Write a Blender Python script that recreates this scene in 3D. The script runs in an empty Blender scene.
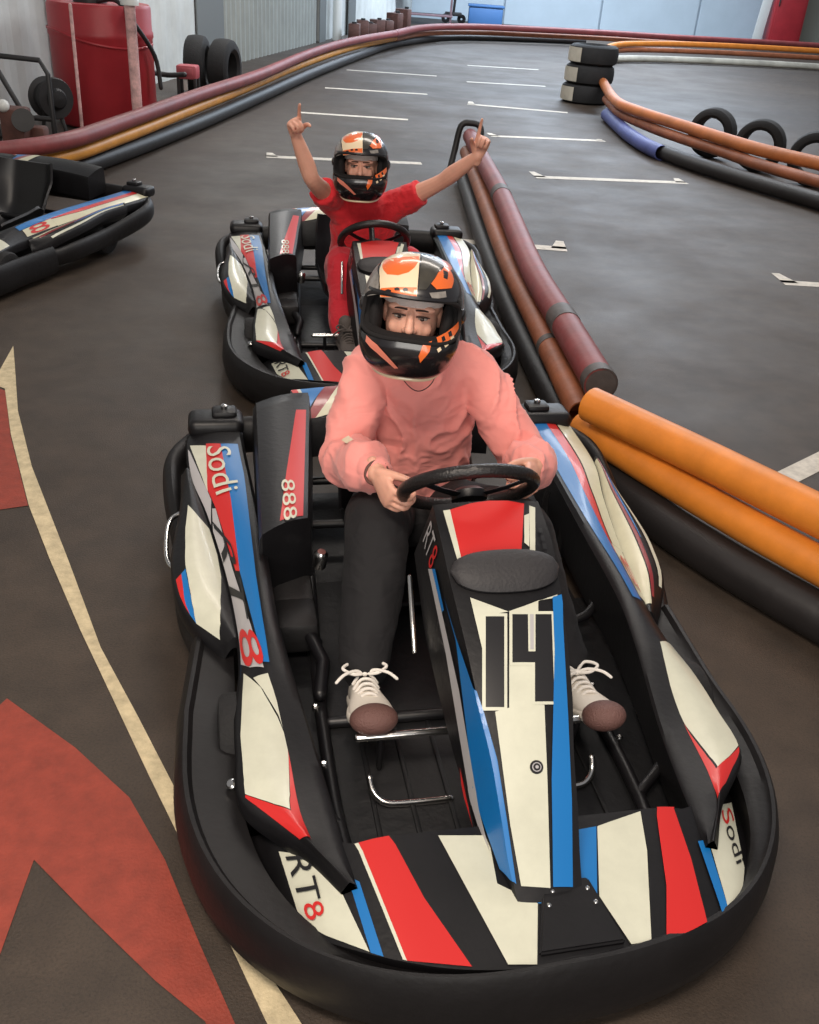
import bpy, bmesh, math, random
from mathutils import Vector, Matrix, Euler, noise, geometry
random.seed(4)
V = Vector
PI = math.pi
scene = bpy.context.scene
COL = scene.collection
def tab(T, x):
    """smooth table lookup: T = [(x, v0, v1, ...)] -> (v0, v1, ...), Catmull-Rom between rows, linear outside"""
    n = len(T)
    if x <= T[0][0]: i = 0
    elif x >= T[-1][0]: i = n - 2
    else:
        i = 0
        while T[i + 1][0] < x: i += 1
    x0, x1 = T[i][0], T[i + 1][0]
    f = (x - x0) / (x1 - x0)
    out = []
    for k in range(1, len(T[0])):
        a, b = T[i][k], T[i + 1][k]
        if f < 0 or f > 1: out.append(a + (b - a) * f); continue
        ma = (T[i + 1][k] - T[i - 1][k]) / (T[i + 1][0] - T[i - 1][0]) if i > 0 else (b - a) / (x1 - x0)
        mb = (T[i + 2][k] - T[i][k]) / (T[i + 2][0] - T[i][0]) if i < n - 2 else (b - a) / (x1 - x0)
        h = x1 - x0
        f2, f3 = f * f, f * f * f
        out.append((2*f3 - 3*f2 + 1)*a + (f3 - 2*f2 + f)*h*ma + (-2*f3 + 3*f2)*b + (f3 - f2)*h*mb)
    return out
CREST = [(.17,.370,.222),(.29,.443,.224),(.52,.467,.230),(.77,.491,.272),(1.0,.497,.298),(1.3,.50,.304),(1.6,.513,.302),(1.85,.528,.300),(2.03,.535,.300)]
OUTER = [(.17,.385,.215),(.28,.452,.214),(.41,.565,.215),(.55,.574,.222),(.68,.572,.228),(.81,.558,.232),(.95,.560,.236),(1.2,.585,.250),(1.5,.635,.268),(1.7,.680,.280),(2.03,.70,.276)]
LIP = [(.17,.362,.214),(.48,.399,.226),(.76,.440,.268),(.94,.460,.285),(1.3,.474,.293),(1.85,.505,.292),(2.03,.512,.29)]
GUARD = [(.94,.600,.188),(1.0,.648,.205),(1.09,.700,.238),(1.2,.722,.255),(1.3,.726,.266),(1.53,.705,.284),(1.74,.705,.282)]
def pod(sx):
    def f(Y, u):
        c = tab(CREST, Y); o = tab(OUTER, Y)
        b = .010 * math.sin(math.pi * min(max(u, 0), 1))
        return (sx * (c[0] + (o[0] - c[0]) * u), Y, c[1] + (o[1] - c[1]) * u + b)
    return f
def guard(sx):
    def f(Y, u):
        c = tab(OUTER, Y); o = tab(GUARD, Y)
        c = (c[0] - .004, c[1] - .012)
        if sx > 0: o = (c[0] + (o[0] - c[0]) * .72, o[1])
        b = .022 * math.sin(math.pi * min(max(u, 0), 1))
        return (sx * (c[0] + (o[0] - c[0]) * u), Y, c[1] + (o[1] - c[1]) * u + b)
    return f
def yfront(X):
    a = min(abs(X) / .59, .999)
    return .54 - .575 * (1 - a ** 2.4) ** (1 / 2.4)
def yrear(X):
    a = abs(X)
    return .262 if a < .36 else .262 + (a - .36) * .75
def front(X, t):
    y0, y1 = yfront(X), yrear(X)
    Y = y0 + (y1 - y0) * t
    d = max(0, abs(X) - .27)
    return (X, Y, .196 + .16 * Y - 1.9 * d * d + .012 * max(0, 1 - (X / .3) ** 2) * (1 - t))
NOSE = [(.082,.212,.064,.074,.030),(.13,.250,.070,.085,.07),(.21,.322,.078,.100,.12),(.30,.390,.086,.112,.16),(.385,.448,.100,.126,.18),(.49,.508,.111,.140,.19),(.60,.558,.121,.152,.19),(.66,.582,.126,.156,.19),(.75,.616,.130,.158,.18),(.86,.648,.129,.155,.16)]
def nose(s, t):
    """s -2..2 : -1..1 the top face, outside it the flanks; t = Y"""
    z, w, wb, dr = tab(NOSE, t)
    xc = .026 * max(0, min(1, (t - .15) / .6))
    if abs(s) <= 1:
        return (xc + w * s, t, z + .006 * (1 - s * s))
    q = abs(s) - 1
    sg = 1 if s > 0 else -1
    return (xc + sg * (w + (wb - w) * q), t + .25 * dr * q * (0.6 if t < .3 else 1), z - dr * q)
def cover(s, t):
    """engine cover top, s 0..1 outer to inner, t 0..1 front to rear"""
    x0 = -.484 + .020 * t; x1 = -.352 + .075 * t
    y0 = 1.22 + .74 * t; y1 = 1.30 + .74 * t
    return (x0 + (x1 - x0) * s, y0 + (y1 - y0) * s, .36 + .06 * t + .012 * math.sin(math.pi * min(max(s,0),1)))
def cowl(s, t):
    """rear cowl behind the seat, s -1..1 across, t 0..1 front to rear"""
    return (.34 * s, 1.90 + .17 * t, .40 + .035 * math.sin(math.pi * min(max(t, 0), 1) * .5) - .02 * s * s)
SURF = {'cowl': (cowl, (-1, 1), (0, 1)), 'podL': (pod(-1), (.17, 2.03), (0, 1)), 'podR': (pod(1), (.17, 2.03), (0, 1)), 'guardL': (guard(-1), (.94, 1.74), (0, 1)), 'guardR': (guard(1), (.94, 1.74), (0, 1)),
        'front': (front, (-.588, .588), (0, 1)), 'nose': (nose, (-2, .995), (.082, .86)), 'cover': (cover, (0, 1), (0, 1))}

def hsurf(az, el):
    """helmet shell: azimuth and elevation in degrees, -y is forward, metres"""
    a, e = math.radians(az), math.radians(el)
    x = math.sin(a)*math.cos(e); y = -math.cos(a)*math.cos(e); z = math.sin(e)
    low = max(0, min(1, -el/25))
    p = 2.3 + .9*low
    k = (abs(x/.1326)**p + abs(y/.153)**p + abs(z/(.143 + .016*low))**p) ** (-1/p)
    ch = max(0, math.cos(a))**1.6 * max(0, min(1, (-el-6)/16)) * max(0, min(1, (70+el)/16))
    k *= 1 + .12*ch
    k *= 1 + .02*max(0, math.cos(a)) * math.exp(-((el-23)/7)**2)
    return (x*k, y*k, z*k)
DECALS = [
 ('podL', 'blue', [(1.896, 0.3452), (1.8944, 0.0), (1.7881, 0.0), (1.6869, 0.0), (1.5878, 0.0224), (1.4941, 0.0507), (1.4059, 0.0784), (1.3235, 0.102), (1.251, 0.1157), (1.1816, 0.1206), (1.1156, 0.1195), (1.0481, 0.0968), (0.9852, 0.075), (0.9269, 0.0484), (0.8758, 0.0165), (0.8275, 0.0), (0.7814, 0.0), (0.7864, 0.2036), (0.8432, 0.2931), (0.9052, 0.3889), (0.9716, 0.4702), (1.0337, 0.5266), (1.0986, 0.5733), (1.1656, 0.6073), (1.23, 0.5756), (1.2972, 0.5388), (1.3679, 0.4974), (1.4429, 0.4533), (1.5227, 0.4073), (1.6056, 0.371), (1.6949, 0.344), (1.7923, 0.3378)]),
 ('podL', 'red', [(1.9109, 0.6352), (1.896, 0.3452), (1.7923, 0.3378), (1.6949, 0.344), (1.6056, 0.371), (1.5227, 0.4073), (1.4429, 0.4533), (1.3679, 0.4974), (1.2972, 0.5388), (1.23, 0.5756), (1.1656, 0.6073), (1.1796, 0.719), (1.2416, 0.7487), (1.3045, 0.7676), (1.3687, 0.778), (1.4348, 0.782), (1.5031, 0.7814), (1.6283, 0.8027), (1.711, 0.7182), (1.8065, 0.6688)]),
 ('podL', 'white', [(1.9289, 0.9567), (1.8959, 0.6393), (1.7847, 0.665), (1.6842, 0.712), (1.5992, 0.8051), (1.6929, 0.809), (1.8037, 0.867)]),
 ('podL', 'grey', [(1.9031, 1.0), (1.8837, 0.9652), (1.7867, 0.8858), (1.6991, 0.8286), (1.6229, 0.8079), (1.5536, 0.8047), (1.4926, 0.9093), (1.4342, 1.0), (1.4954, 1.0), (1.555, 1.0), (1.6139, 1.0), (1.6961, 1.0), (1.7939, 1.0)]),
 ('podL', 'grey', [(1.5087, 0.8554), (1.5011, 0.7841), (1.4208, 0.7966), (1.3438, 0.8034), (1.2694, 0.8019), (1.1968, 0.7893), (1.1332, 0.7491), (1.0703, 0.6931), (1.0089, 0.623), (0.9498, 0.5403), (0.894, 0.449), (0.8419, 0.3463), (0.7942, 0.2481), (0.767, 0.2091), (0.7878, 0.6637), (0.8276, 1.0), (0.8668, 1.0), (0.948, 1.0), (1.0258, 1.0), (1.084, 1.0), (1.1431, 1.0), (1.2037, 1.0), (1.2666, 1.0), (1.3323, 1.0), (1.4011, 1.0)]),
 ('podL', 'blue', [(1.0282, 1.0), (1.0119, 1.0), (0.9586, 1.0), (0.9049, 1.0), (0.8498, 1.0), (0.7657, 0.9818), (0.8221, 1.0), (0.879, 1.0), (0.9547, 1.0)]),
 ('podL', 'white', [(0.7846, 0.881), (0.7081, 0.3573), (0.6611, 0.1988), (0.6185, 0.0702), (0.5767, 0.0), (0.5267, 0.0), (0.4852, 0.0445), (0.4437, 0.0824), (0.4024, 0.1349), (0.3612, 0.2666), (0.3788, 0.5391), (0.4003, 0.7406), (0.4242, 0.9375), (0.4615, 0.8919), (0.5017, 0.9041), (0.5435, 0.9264), (0.5859, 0.9266), (0.6312, 0.8894), (0.6785, 0.8613), (0.7295, 0.8614)]),
 ('podL', 'red', [(0.5294, 0.0), (0.4936, 0.0), (0.4574, 0.0), (0.4212, 0.0), (0.3854, 0.0), (0.3503, 0.0), (0.316, 0.0), (0.2832, 0.0), (0.2928, 0.8615), (0.3165, 0.8698), (0.3398, 0.8593), (0.3639, 0.8608), (0.3892, 0.8898), (0.4164, 0.9647), (0.4219, 0.9371), (0.3975, 0.7429), (0.3753, 0.5428), (0.3571, 0.2622), (0.4, 0.1243), (0.4431, 0.0738), (0.4863, 0.0384)]),
 ('podL', 'white', [(0.7451, 0.5461), (0.7461, 0.1076), (0.6994, 0.038), (0.6552, 0.0), (0.6118, 0.0), (0.5692, 0.0), (0.5859, 0.0), (0.6234, 0.0384), (0.6605, 0.1623), (0.7008, 0.309)]),
 ('guardL', 'white', [(1.5142, 0.7733), (1.4527, 0.4133), (1.4171, 0.1413), (1.3539, 0.1232), (1.2925, 0.1079), (1.1873, 0.1444), (1.1126, 0.2265), (1.0461, 0.3433), (0.9928, 0.5413), (0.9599, 0.83), (0.9947, 0.9044), (1.028, 0.9989), (1.0629, 0.8776), (1.1082, 0.8033), (1.165, 0.7798), (1.2266, 0.7811), (1.3082, 0.7599), (1.3972, 0.7922)]),
 ('guardL', 'blue', [(1.2102, 0.7926), (1.1533, 0.7915), (1.1017, 0.8165), (1.0605, 0.8877), (1.028, 0.9989), (1.0539, 1.0), (1.0932, 0.9527), (1.1406, 0.901), (1.1953, 0.8837)]),
 ('guardL', 'red', [(1.1793, 1.0), (1.1953, 0.8837), (1.1406, 0.901), (1.0932, 0.9527), (1.0539, 1.0), (1.0695, 1.0), (1.1197, 1.0)]),
 ('podR', 'white', [(0.762, 0.2482), (0.7877, 1.0), (0.7483, 1.0), (0.7046, 1.0), (0.6621, 1.0), (0.6124, 1.0), (0.5665, 1.0), (0.5229, 1.0), (0.4815, 1.0), (0.4336, 1.0), (0.394, 0.6985), (0.3613, 0.3531), (0.3956, 0.2019), (0.4303, 0.1292), (0.4652, 0.0757), (0.5003, 0.0164), (0.5334, 0.0), (0.5774, 0.0), (0.6212, 0.0141), (0.6653, 0.0593), (0.7114, 0.1254)]),
 ('podR', 'red', [(0.5064, 0.0), (0.4698, 0.0296), (0.4323, 0.0801), (0.3951, 0.1443), (0.358, 0.281), (0.3892, 0.6696), (0.4291, 1.0), (0.4137, 0.9833), (0.3652, 0.8431), (0.3211, 0.7863), (0.2761, 0.1893), (0.3135, 0.0), (0.3503, 0.0), (0.3886, 0.0), (0.4277, 0.0), (0.4672, 0.0)]),
 ('front', 'white', [(-0.5009, 0.7872), (-0.4703, 0.7881), (-0.4402, 0.7932), (-0.4214, 0.7225), (-0.403, 0.6571), (-0.3947, 0.5445), (-0.3867, 0.4349), (-0.3788, 0.3278), (-0.371, 0.2226), (-0.3635, 0.1191), (-0.356, 0.0167), (-0.3794, 0.0327), (-0.403, 0.0454), (-0.4267, 0.0539), (-0.4484, 0.076), (-0.4706, 0.0916), (-0.4763, 0.2155), (-0.4822, 0.3457), (-0.4883, 0.4833), (-0.4945, 0.6299)]),
 ('front', 'blue', [(-0.3768, 0.6705), (-0.3561, 0.6363), (-0.352, 0.5191), (-0.348, 0.4071), (-0.3441, 0.2996), (-0.3403, 0.1964), (-0.3365, 0.0971), (-0.3328, 0.0016), (-0.3539, 0.0109), (-0.3575, 0.1153), (-0.3612, 0.2232), (-0.365, 0.3319), (-0.3688, 0.4426), (-0.3728, 0.5554)]),
 ('front', 'red', [(-0.3537, 1.0), (-0.3204, 1.0), (-0.2866, 1.0), (-0.2771, 0.9233), (-0.2677, 0.8077), (-0.2586, 0.6973), (-0.2497, 0.5913), (-0.241, 0.4892), (-0.2303, 0.4048), (-0.2199, 0.3231), (-0.2096, 0.2439), (-0.1995, 0.1668), (-0.1897, 0.0917), (-0.18, 0.0184), (-0.2027, 0.0224), (-0.2254, 0.0236), (-0.248, 0.0217), (-0.2707, 0.016), (-0.2932, 0.0086), (-0.2982, 0.094), (-0.3033, 0.182), (-0.3085, 0.2731), (-0.3138, 0.368), (-0.3192, 0.467), (-0.3246, 0.5704), (-0.3302, 0.6788), (-0.3359, 0.7925), (-0.3417, 0.9122), (-0.3476, 1.0)]),
 ('front', 'white', [(-0.3614, 1.0), (-0.3537, 1.0), (-0.3476, 1.0), (-0.3417, 0.9122), (-0.3359, 0.7925), (-0.3302, 0.6788), (-0.3246, 0.5704), (-0.3192, 0.467), (-0.3138, 0.368), (-0.3085, 0.2731), (-0.3033, 0.182), (-0.2982, 0.094), (-0.2932, 0.0086), (-0.2999, 0.011), (-0.305, 0.0959), (-0.3102, 0.184), (-0.3155, 0.2758), (-0.3208, 0.3715), (-0.3263, 0.4715), (-0.3319, 0.5762), (-0.3376, 0.6861), (-0.3434, 0.8016), (-0.3492, 0.9234), (-0.3553, 1.0)]),
 ('front', 'white', [(-0.1883, 0.9585), (-0.1546, 0.9454), (-0.1209, 0.9324), (-0.0871, 0.9193), (-0.0898, 0.7975), (-0.0925, 0.6791), (-0.0951, 0.564), (-0.0724, 0.5089), (-0.05, 0.4539), (-0.0277, 0.3991), (-0.0367, 0.2993), (-0.0455, 0.202), (-0.054, 0.1071), (-0.0623, 0.0144), (-0.0885, 0.0223), (-0.1147, 0.0281), (-0.1207, 0.1032), (-0.1268, 0.1799), (-0.1331, 0.2582), (-0.1395, 0.3384), (-0.146, 0.4204), (-0.1527, 0.5044), (-0.1595, 0.5904), (-0.1664, 0.6788), (-0.1736, 0.7694), (-0.1808, 0.8626)]),
 ('front', 'blue', [(-0.0246, 0.4952), (0.0029, 0.4626), (-0.0019, 0.3882), (-0.0277, 0.3991)]),
 ('front', 'blue', [(0.0933, 0.886), (0.1425, 0.8968), (0.1317, 0.7865), (0.1211, 0.6798), (0.1108, 0.5765), (0.1008, 0.4764), (0.091, 0.3791), (0.0636, 0.4354), (0.0707, 0.543), (0.0781, 0.6538), (0.0856, 0.7681)]),
 ('front', 'grey', [(0.0543, 0.6156), (0.0728, 0.6116), (0.0681, 0.5009), (0.0635, 0.3934), (0.031, 0.3947), (-0.0013, 0.3949), (0.0067, 0.4821), (0.0302, 0.5483)]),
 ('front', 'white', [(0.1446, 0.8959), (0.1789, 0.9217), (0.2137, 0.9484), (0.2489, 0.9766), (0.2422, 0.8645), (0.2355, 0.7564), (0.229, 0.6521), (0.2194, 0.554), (0.2099, 0.4595), (0.2007, 0.3683), (0.1916, 0.28), (0.1827, 0.1946), (0.174, 0.1117), (0.1654, 0.0311), (0.1248, 0.0455), (0.1178, 0.1299), (0.1108, 0.2154), (0.1036, 0.3022), (0.0964, 0.3903), (0.1055, 0.4854), (0.1149, 0.5833), (0.1246, 0.6841), (0.1345, 0.7883)]),
 ('front', 'red', [(0.2893, 1.0), (0.3297, 1.0), (0.3268, 0.9898), (0.3239, 0.8602), (0.3212, 0.7353), (0.3185, 0.6146), (0.3159, 0.498), (0.3108, 0.3882), (0.3059, 0.283), (0.3012, 0.182), (0.2965, 0.0844), (0.2918, 0.0), (0.2585, 0.0009), (0.2262, 0.0043), (0.1946, 0.0011), (0.2055, 0.0863), (0.2167, 0.1745), (0.2281, 0.266), (0.2397, 0.3612), (0.2475, 0.4639), (0.2555, 0.5706), (0.2636, 0.682), (0.2719, 0.7982), (0.2805, 0.9204)]),
 ('front', 'blue', [(0.3504, 0.6481), (0.3768, 0.6235), (0.3713, 0.4889), (0.366, 0.3572), (0.361, 0.2281), (0.3561, 0.1001), (0.3514, 0.0), (0.3332, 0.0), (0.3359, 0.0762), (0.3387, 0.1825), (0.3415, 0.2926), (0.3444, 0.4067), (0.3474, 0.5251)]),
 ('front', 'white', [(0.3824, 0.6567), (0.4275, 0.7236), (0.4847, 0.801), (0.5365, 0.7277), (0.5149, 0.5854), (0.4962, 0.4634), (0.4798, 0.3513), (0.4649, 0.2451), (0.4513, 0.1426), (0.411, 0.0295), (0.3514, 0.0), (0.3561, 0.0846), (0.361, 0.196), (0.366, 0.3081), (0.3713, 0.4221), (0.3768, 0.5382)]),
 ('nose', 'red', [(-0.714, 0.8394), (-0.299, 0.8541), (0.051, 0.8592), (0.413, 0.858), (0.705, 0.8489), (0.596, 0.8051), (0.496, 0.7634), (0.417, 0.7249), (0.351, 0.6891), (0.286, 0.6544), (0.032, 0.6558), (-0.219, 0.6579), (-0.466, 0.6606), (-0.71, 0.664), (-0.715, 0.7038), (-0.721, 0.7456), (-0.718, 0.7911)]),
 ('nose', 'white', [(-0.844, 0.8385), (-0.714, 0.8394), (-0.718, 0.7911), (-0.721, 0.7456), (-0.715, 0.7038), (-0.71, 0.664), (-0.775, 0.665), (-0.795, 0.7044), (-0.817, 0.7458), (-0.83, 0.7908)]),
 ('nose', 'white', [(0.789, 0.8429), (0.893, 0.837), (0.801, 0.7957), (0.719, 0.7566), (0.66, 0.7205), (0.612, 0.6867), (0.565, 0.6537), (0.472, 0.6538), (0.516, 0.6877), (0.563, 0.7226), (0.621, 0.7599), (0.701, 0.8003)]),
 ('nose', 'white', [(0.624, 0.8107), (0.733, 0.8173), (0.627, 0.7666), (0.548, 0.7205), (0.472, 0.7313), (0.539, 0.7695)]),
 ('nose', 'white', [(-0.721, 0.6032), (-0.511, 0.5896), (-0.297, 0.5764), (-0.078, 0.5637), (-0.563, 0.5575), (-0.636, 0.5189), (-0.709, 0.4825), (-0.714, 0.511), (-0.717, 0.5407), (-0.719, 0.5716)]),
 ('nose', 'white', [(-0.078, 0.5637), (0.252, 0.5745), (0.584, 0.5867), (0.918, 0.6001), (0.91, 0.593), (0.531, 0.586), (0.49, 0.5562), (0.204, 0.5596)]),
 ('nose', 'white', [(-0.71, 0.3723), (-0.402, 0.3759), (-0.347, 0.4022), (-0.294, 0.4293), (-0.242, 0.4575), (0.27, 0.454), (0.231, 0.4281), (0.192, 0.4031), (0.153, 0.3787), (0.357, 0.376), (0.338, 0.3503), (0.32, 0.3254), (0.3, 0.3012), (0.275, 0.2774), (0.248, 0.254), (0.22, 0.2336), (0.193, 0.2137), (0.168, 0.1945), (0.146, 0.176), (0.125, 0.1579), (0.095, 0.1397), (0.056, 0.1213), (0.01, 0.1024), (-0.409, 0.1067), (-0.812, 0.1119), (-0.804, 0.1333), (-0.808, 0.1542), (-0.823, 0.1751), (-0.837, 0.1964), (-0.831, 0.2165), (-0.824, 0.2373), (-0.817, 0.2587), (-0.806, 0.2806), (-0.789, 0.3029), (-0.765, 0.3254), (-0.737, 0.3485)]),
 ('nose', 'white', [(-0.569, 0.5644), (-0.104, 0.5594), (-0.155, 0.529), (-0.206, 0.4999), (-0.255, 0.4722), (-0.304, 0.4457), (-0.353, 0.4201), (-0.403, 0.3953), (-0.456, 0.3712), (-0.971, 0.3775), (-0.907, 0.4014), (-0.849, 0.426), (-0.793, 0.4514), (-0.738, 0.4778), (-0.682, 0.5053), (-0.625, 0.5343)]),
 ('nose', 'black', [(-0.517, 0.5569), (-0.172, 0.5532), (-0.228, 0.5205), (-0.284, 0.4894), (-0.338, 0.4599), (-0.392, 0.4316), (-0.446, 0.4043), (-0.504, 0.3778), (-0.883, 0.3825), (-0.818, 0.4087), (-0.757, 0.4359), (-0.698, 0.464), (-0.638, 0.4935), (-0.577, 0.5244)]),
 ('nose', 'white', [(-0.059, 0.5636), (0.223, 0.5617), (0.509, 0.5607), (0.801, 0.5605), (0.772, 0.5307), (0.746, 0.5021), (0.721, 0.4748), (0.698, 0.4487), (0.677, 0.4235), (0.659, 0.399), (0.644, 0.3753), (0.086, 0.3773), (0.124, 0.4004), (0.162, 0.4241), (0.2, 0.4485), (-0.252, 0.4518), (-0.205, 0.4779), (-0.157, 0.5052), (-0.108, 0.5338)]),
 ('nose', 'black', [(-0.013, 0.5564), (0.283, 0.5546), (0.226, 0.5142), (0.172, 0.4762), (0.313, 0.4755), (0.369, 0.5136), (0.429, 0.5541), (0.742, 0.5537), (0.71, 0.5215), (0.68, 0.4908), (0.653, 0.4617), (0.627, 0.4337), (0.603, 0.4068), (0.583, 0.3807), (0.159, 0.3822), (0.195, 0.4055), (0.233, 0.4294), (0.27, 0.454), (-0.182, 0.457), (-0.127, 0.4884), (-0.071, 0.5215)]),
 ('nose', 'grey', [(0.322, 0.5545), (0.395, 0.5542), (0.339, 0.5158), (0.285, 0.4797), (0.215, 0.48), (0.267, 0.5161)]),
 ('nose', 'blue', [(0.812, 0.5929), (0.995, 0.5998), (0.995, 0.5789), (0.945, 0.5335), (0.925, 0.5041), (0.907, 0.4762), (0.891, 0.4494), (0.877, 0.4236), (0.867, 0.3986), (0.862, 0.3743), (0.867, 0.351), (0.873, 0.3285), (0.876, 0.3066), (0.869, 0.2849), (0.857, 0.2636), (0.842, 0.2427), (0.829, 0.2224), (0.807, 0.2013), (0.789, 0.1811), (0.773, 0.1614), (0.751, 0.1418), (0.719, 0.1219), (0.684, 0.1014), (0.089, 0.1034), (0.137, 0.1221), (0.179, 0.1404), (0.212, 0.1583), (0.236, 0.1763), (0.262, 0.1946), (0.289, 0.2136), (0.319, 0.2334), (0.35, 0.2536), (0.393, 0.2738), (0.433, 0.2943), (0.469, 0.3152), (0.499, 0.3364), (0.527, 0.3582), (0.557, 0.3807), (0.591, 0.4041), (0.628, 0.4281), (0.666, 0.4529), (0.706, 0.4786), (0.729, 0.5054), (0.756, 0.5335), (0.784, 0.5628)]),
 ('nose', 'blue', [(-1.204, 0.6391), (-1.188, 0.6062), (-1.171, 0.5747), (-1.153, 0.5439), (-1.12, 0.5113), (-1.085, 0.4799), (-1.046, 0.4497), (-1.005, 0.4206), (-0.973, 0.3957), (-0.945, 0.3719), (-0.935, 0.3455), (-0.923, 0.32), (-0.899, 0.2949), (-0.906, 0.2728), (-0.907, 0.2511), (-0.906, 0.2299), (-0.905, 0.2094), (-0.907, 0.1902), (-0.906, 0.1716), (-0.906, 0.1532), (-0.917, 0.1349), (-0.938, 0.1161), (-1.451, 0.1537), (-1.52, 0.1781), (-1.579, 0.2032), (-1.629, 0.2299), (-1.678, 0.2581), (-1.72, 0.2868), (-1.699, 0.3039), (-1.605, 0.3191), (-1.549, 0.3387), (-1.495, 0.3582), (-1.444, 0.3782), (-1.399, 0.399), (-1.358, 0.4204), (-1.32, 0.4422), (-1.283, 0.4646), (-1.246, 0.4874), (-1.207, 0.5108), (-1.168, 0.5348), (-1.181, 0.5684), (-1.193, 0.603)]),
 ('nose', 'grey', [(-1.508, 0.7521), (-1.378, 0.7336), (-1.36, 0.6971), (-1.349, 0.6625), (-1.349, 0.6293), (-1.356, 0.598), (-1.361, 0.5677), (-1.367, 0.5382), (-1.372, 0.5096), (-1.377, 0.482), (-1.38, 0.4551), (-1.402, 0.4313), (-1.427, 0.408), (-1.454, 0.3854), (-1.488, 0.3637), (-1.526, 0.3428), (-1.565, 0.3219), (-1.602, 0.3008), (-1.644, 0.2865), (-1.677, 0.2648), (-1.673, 0.2364), (-1.673, 0.209), (-1.68, 0.1832), (-1.695, 0.1582), (-1.812, 0.1702), (-1.815, 0.1939), (-1.822, 0.2188), (-1.835, 0.245), (-1.85, 0.2721), (-1.863, 0.2993), (-1.816, 0.3109), (-1.772, 0.332), (-1.73, 0.3531), (-1.69, 0.3745), (-1.657, 0.3968), (-1.628, 0.4196), (-1.601, 0.4431), (-1.577, 0.4671), (-1.552, 0.4917), (-1.527, 0.517), (-1.502, 0.543), (-1.491, 0.5741), (-1.481, 0.6061), (-1.471, 0.6397), (-1.473, 0.6753), (-1.486, 0.7124)]),
 ('nose', 'blue', [(-1.378, 0.7336), (-1.285, 0.7204), (-1.274, 0.6845), (-1.27, 0.6502), (-1.277, 0.6176), (-1.34, 0.6215), (-1.341, 0.6569), (-1.355, 0.6942)]),
 ('nose', 'red', [(-1.872, 0.353), (-1.893, 0.33), (-1.933, 0.3021), (-1.976, 0.2846), (-2.0, 0.2557), (-2.0, 0.2445), (-2.0, 0.2961), (-2.0, 0.3067), (-1.962, 0.33)]),
 ('cover', 'red', [(0.7426, 0.8391), (0.9386, 0.8354), (0.9335, 0.7165), (0.9282, 0.603), (0.9228, 0.4944), (0.9171, 0.3904), (0.9113, 0.2907), (0.9052, 0.1952), (0.8989, 0.1035), (0.8924, 0.0153), (0.3838, 0.0233), (0.4341, 0.1171), (0.4827, 0.2164), (0.5298, 0.3214), (0.5748, 0.4148), (0.6185, 0.513), (0.661, 0.6163), (0.7023, 0.7249)]),
 ('cowl', 'blue', [(-0.902, 1.0), (-0.6487, 1.0), (-0.7512, 0.6263), (-0.8436, 0.2756), (-0.8758, 0.6722)]),
 ('cowl', 'white', [(-0.9345, 1.0), (-0.902, 1.0), (-0.8758, 0.6722), (-0.8436, 0.2756), (-0.8659, 0.2249), (-0.9031, 0.629)]),
 ('cowl', 'red', [(-0.9951, 1.0), (-0.9345, 1.0), (-0.9031, 0.629), (-0.8659, 0.2249), (-0.9076, 0.1815), (-0.9542, 0.6145)]),
 ('cowl', 'maroon', [(-0.6487, 1.0), (-0.5062, 1.0), (-0.6433, 0.4596), (-0.7911, 0.0), (-0.8586, 0.0), (-0.8239, 0.2694), (-0.7412, 0.623)]),
 ('cowl', 'cream', [(-0.5062, 1.0), (-0.3629, 1.0), (-0.4337, 0.2309), (-0.6133, 0.0842), (-0.7911, 0.0), (-0.6433, 0.4596)]),
 ('podR', 'blue', [(0.93, 0), (1.0208, 0), (1.1117, 0), (1.2025, 0), (1.2933, 0), (1.3842, 0), (1.475, 0), (1.5658, 0), (1.6567, 0), (1.7475, 0), (1.8383, 0), (1.9292, 0), (2.02, 0), (2.02, 0.351), (1.9292, 0.3601), (1.8383, 0.3692), (1.7475, 0.3783), (1.6567, 0.3873), (1.5658, 0.3964), (1.475, 0.4055), (1.3842, 0.4146), (1.2933, 0.4237), (1.2025, 0.4328), (1.1117, 0.4418), (1.0208, 0.4509), (0.93, 0.46)]),
 ('podR', 'red', [(1.15, 0.438), (1.2225, 0.4308), (1.295, 0.4235), (1.3675, 0.4163), (1.44, 0.409), (1.5125, 0.4018), (1.585, 0.3945), (1.6575, 0.3873), (1.73, 0.38), (1.8025, 0.3728), (1.875, 0.3655), (1.9475, 0.3583), (2.02, 0.351), (2.02, 0.571), (1.9475, 0.5783), (1.875, 0.5855), (1.8025, 0.5928), (1.73, 0.6), (1.6575, 0.6073), (1.585, 0.6145), (1.5125, 0.6218), (1.44, 0.6223), (1.3675, 0.5813), (1.295, 0.5402), (1.2225, 0.4991), (1.15, 0.458)]),
 ('podR', 'cream', [(0.95, 0.488), (0.9708, 0.4859), (0.9917, 0.4838), (1.0125, 0.4818), (1.0333, 0.4797), (1.0542, 0.4776), (1.075, 0.4755), (1.0958, 0.4734), (1.1167, 0.4713), (1.1375, 0.4693), (1.1583, 0.4672), (1.1792, 0.4651), (1.2, 0.463), (1.2, 0.93), (1.1792, 0.93), (1.1583, 0.93), (1.1375, 0.93), (1.1167, 0.93), (1.0958, 0.93), (1.075, 0.93), (1.0542, 0.93), (1.0333, 0.93), (1.0125, 0.93), (0.9917, 0.93), (0.9708, 0.93), (0.95, 0.93)]),
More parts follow.
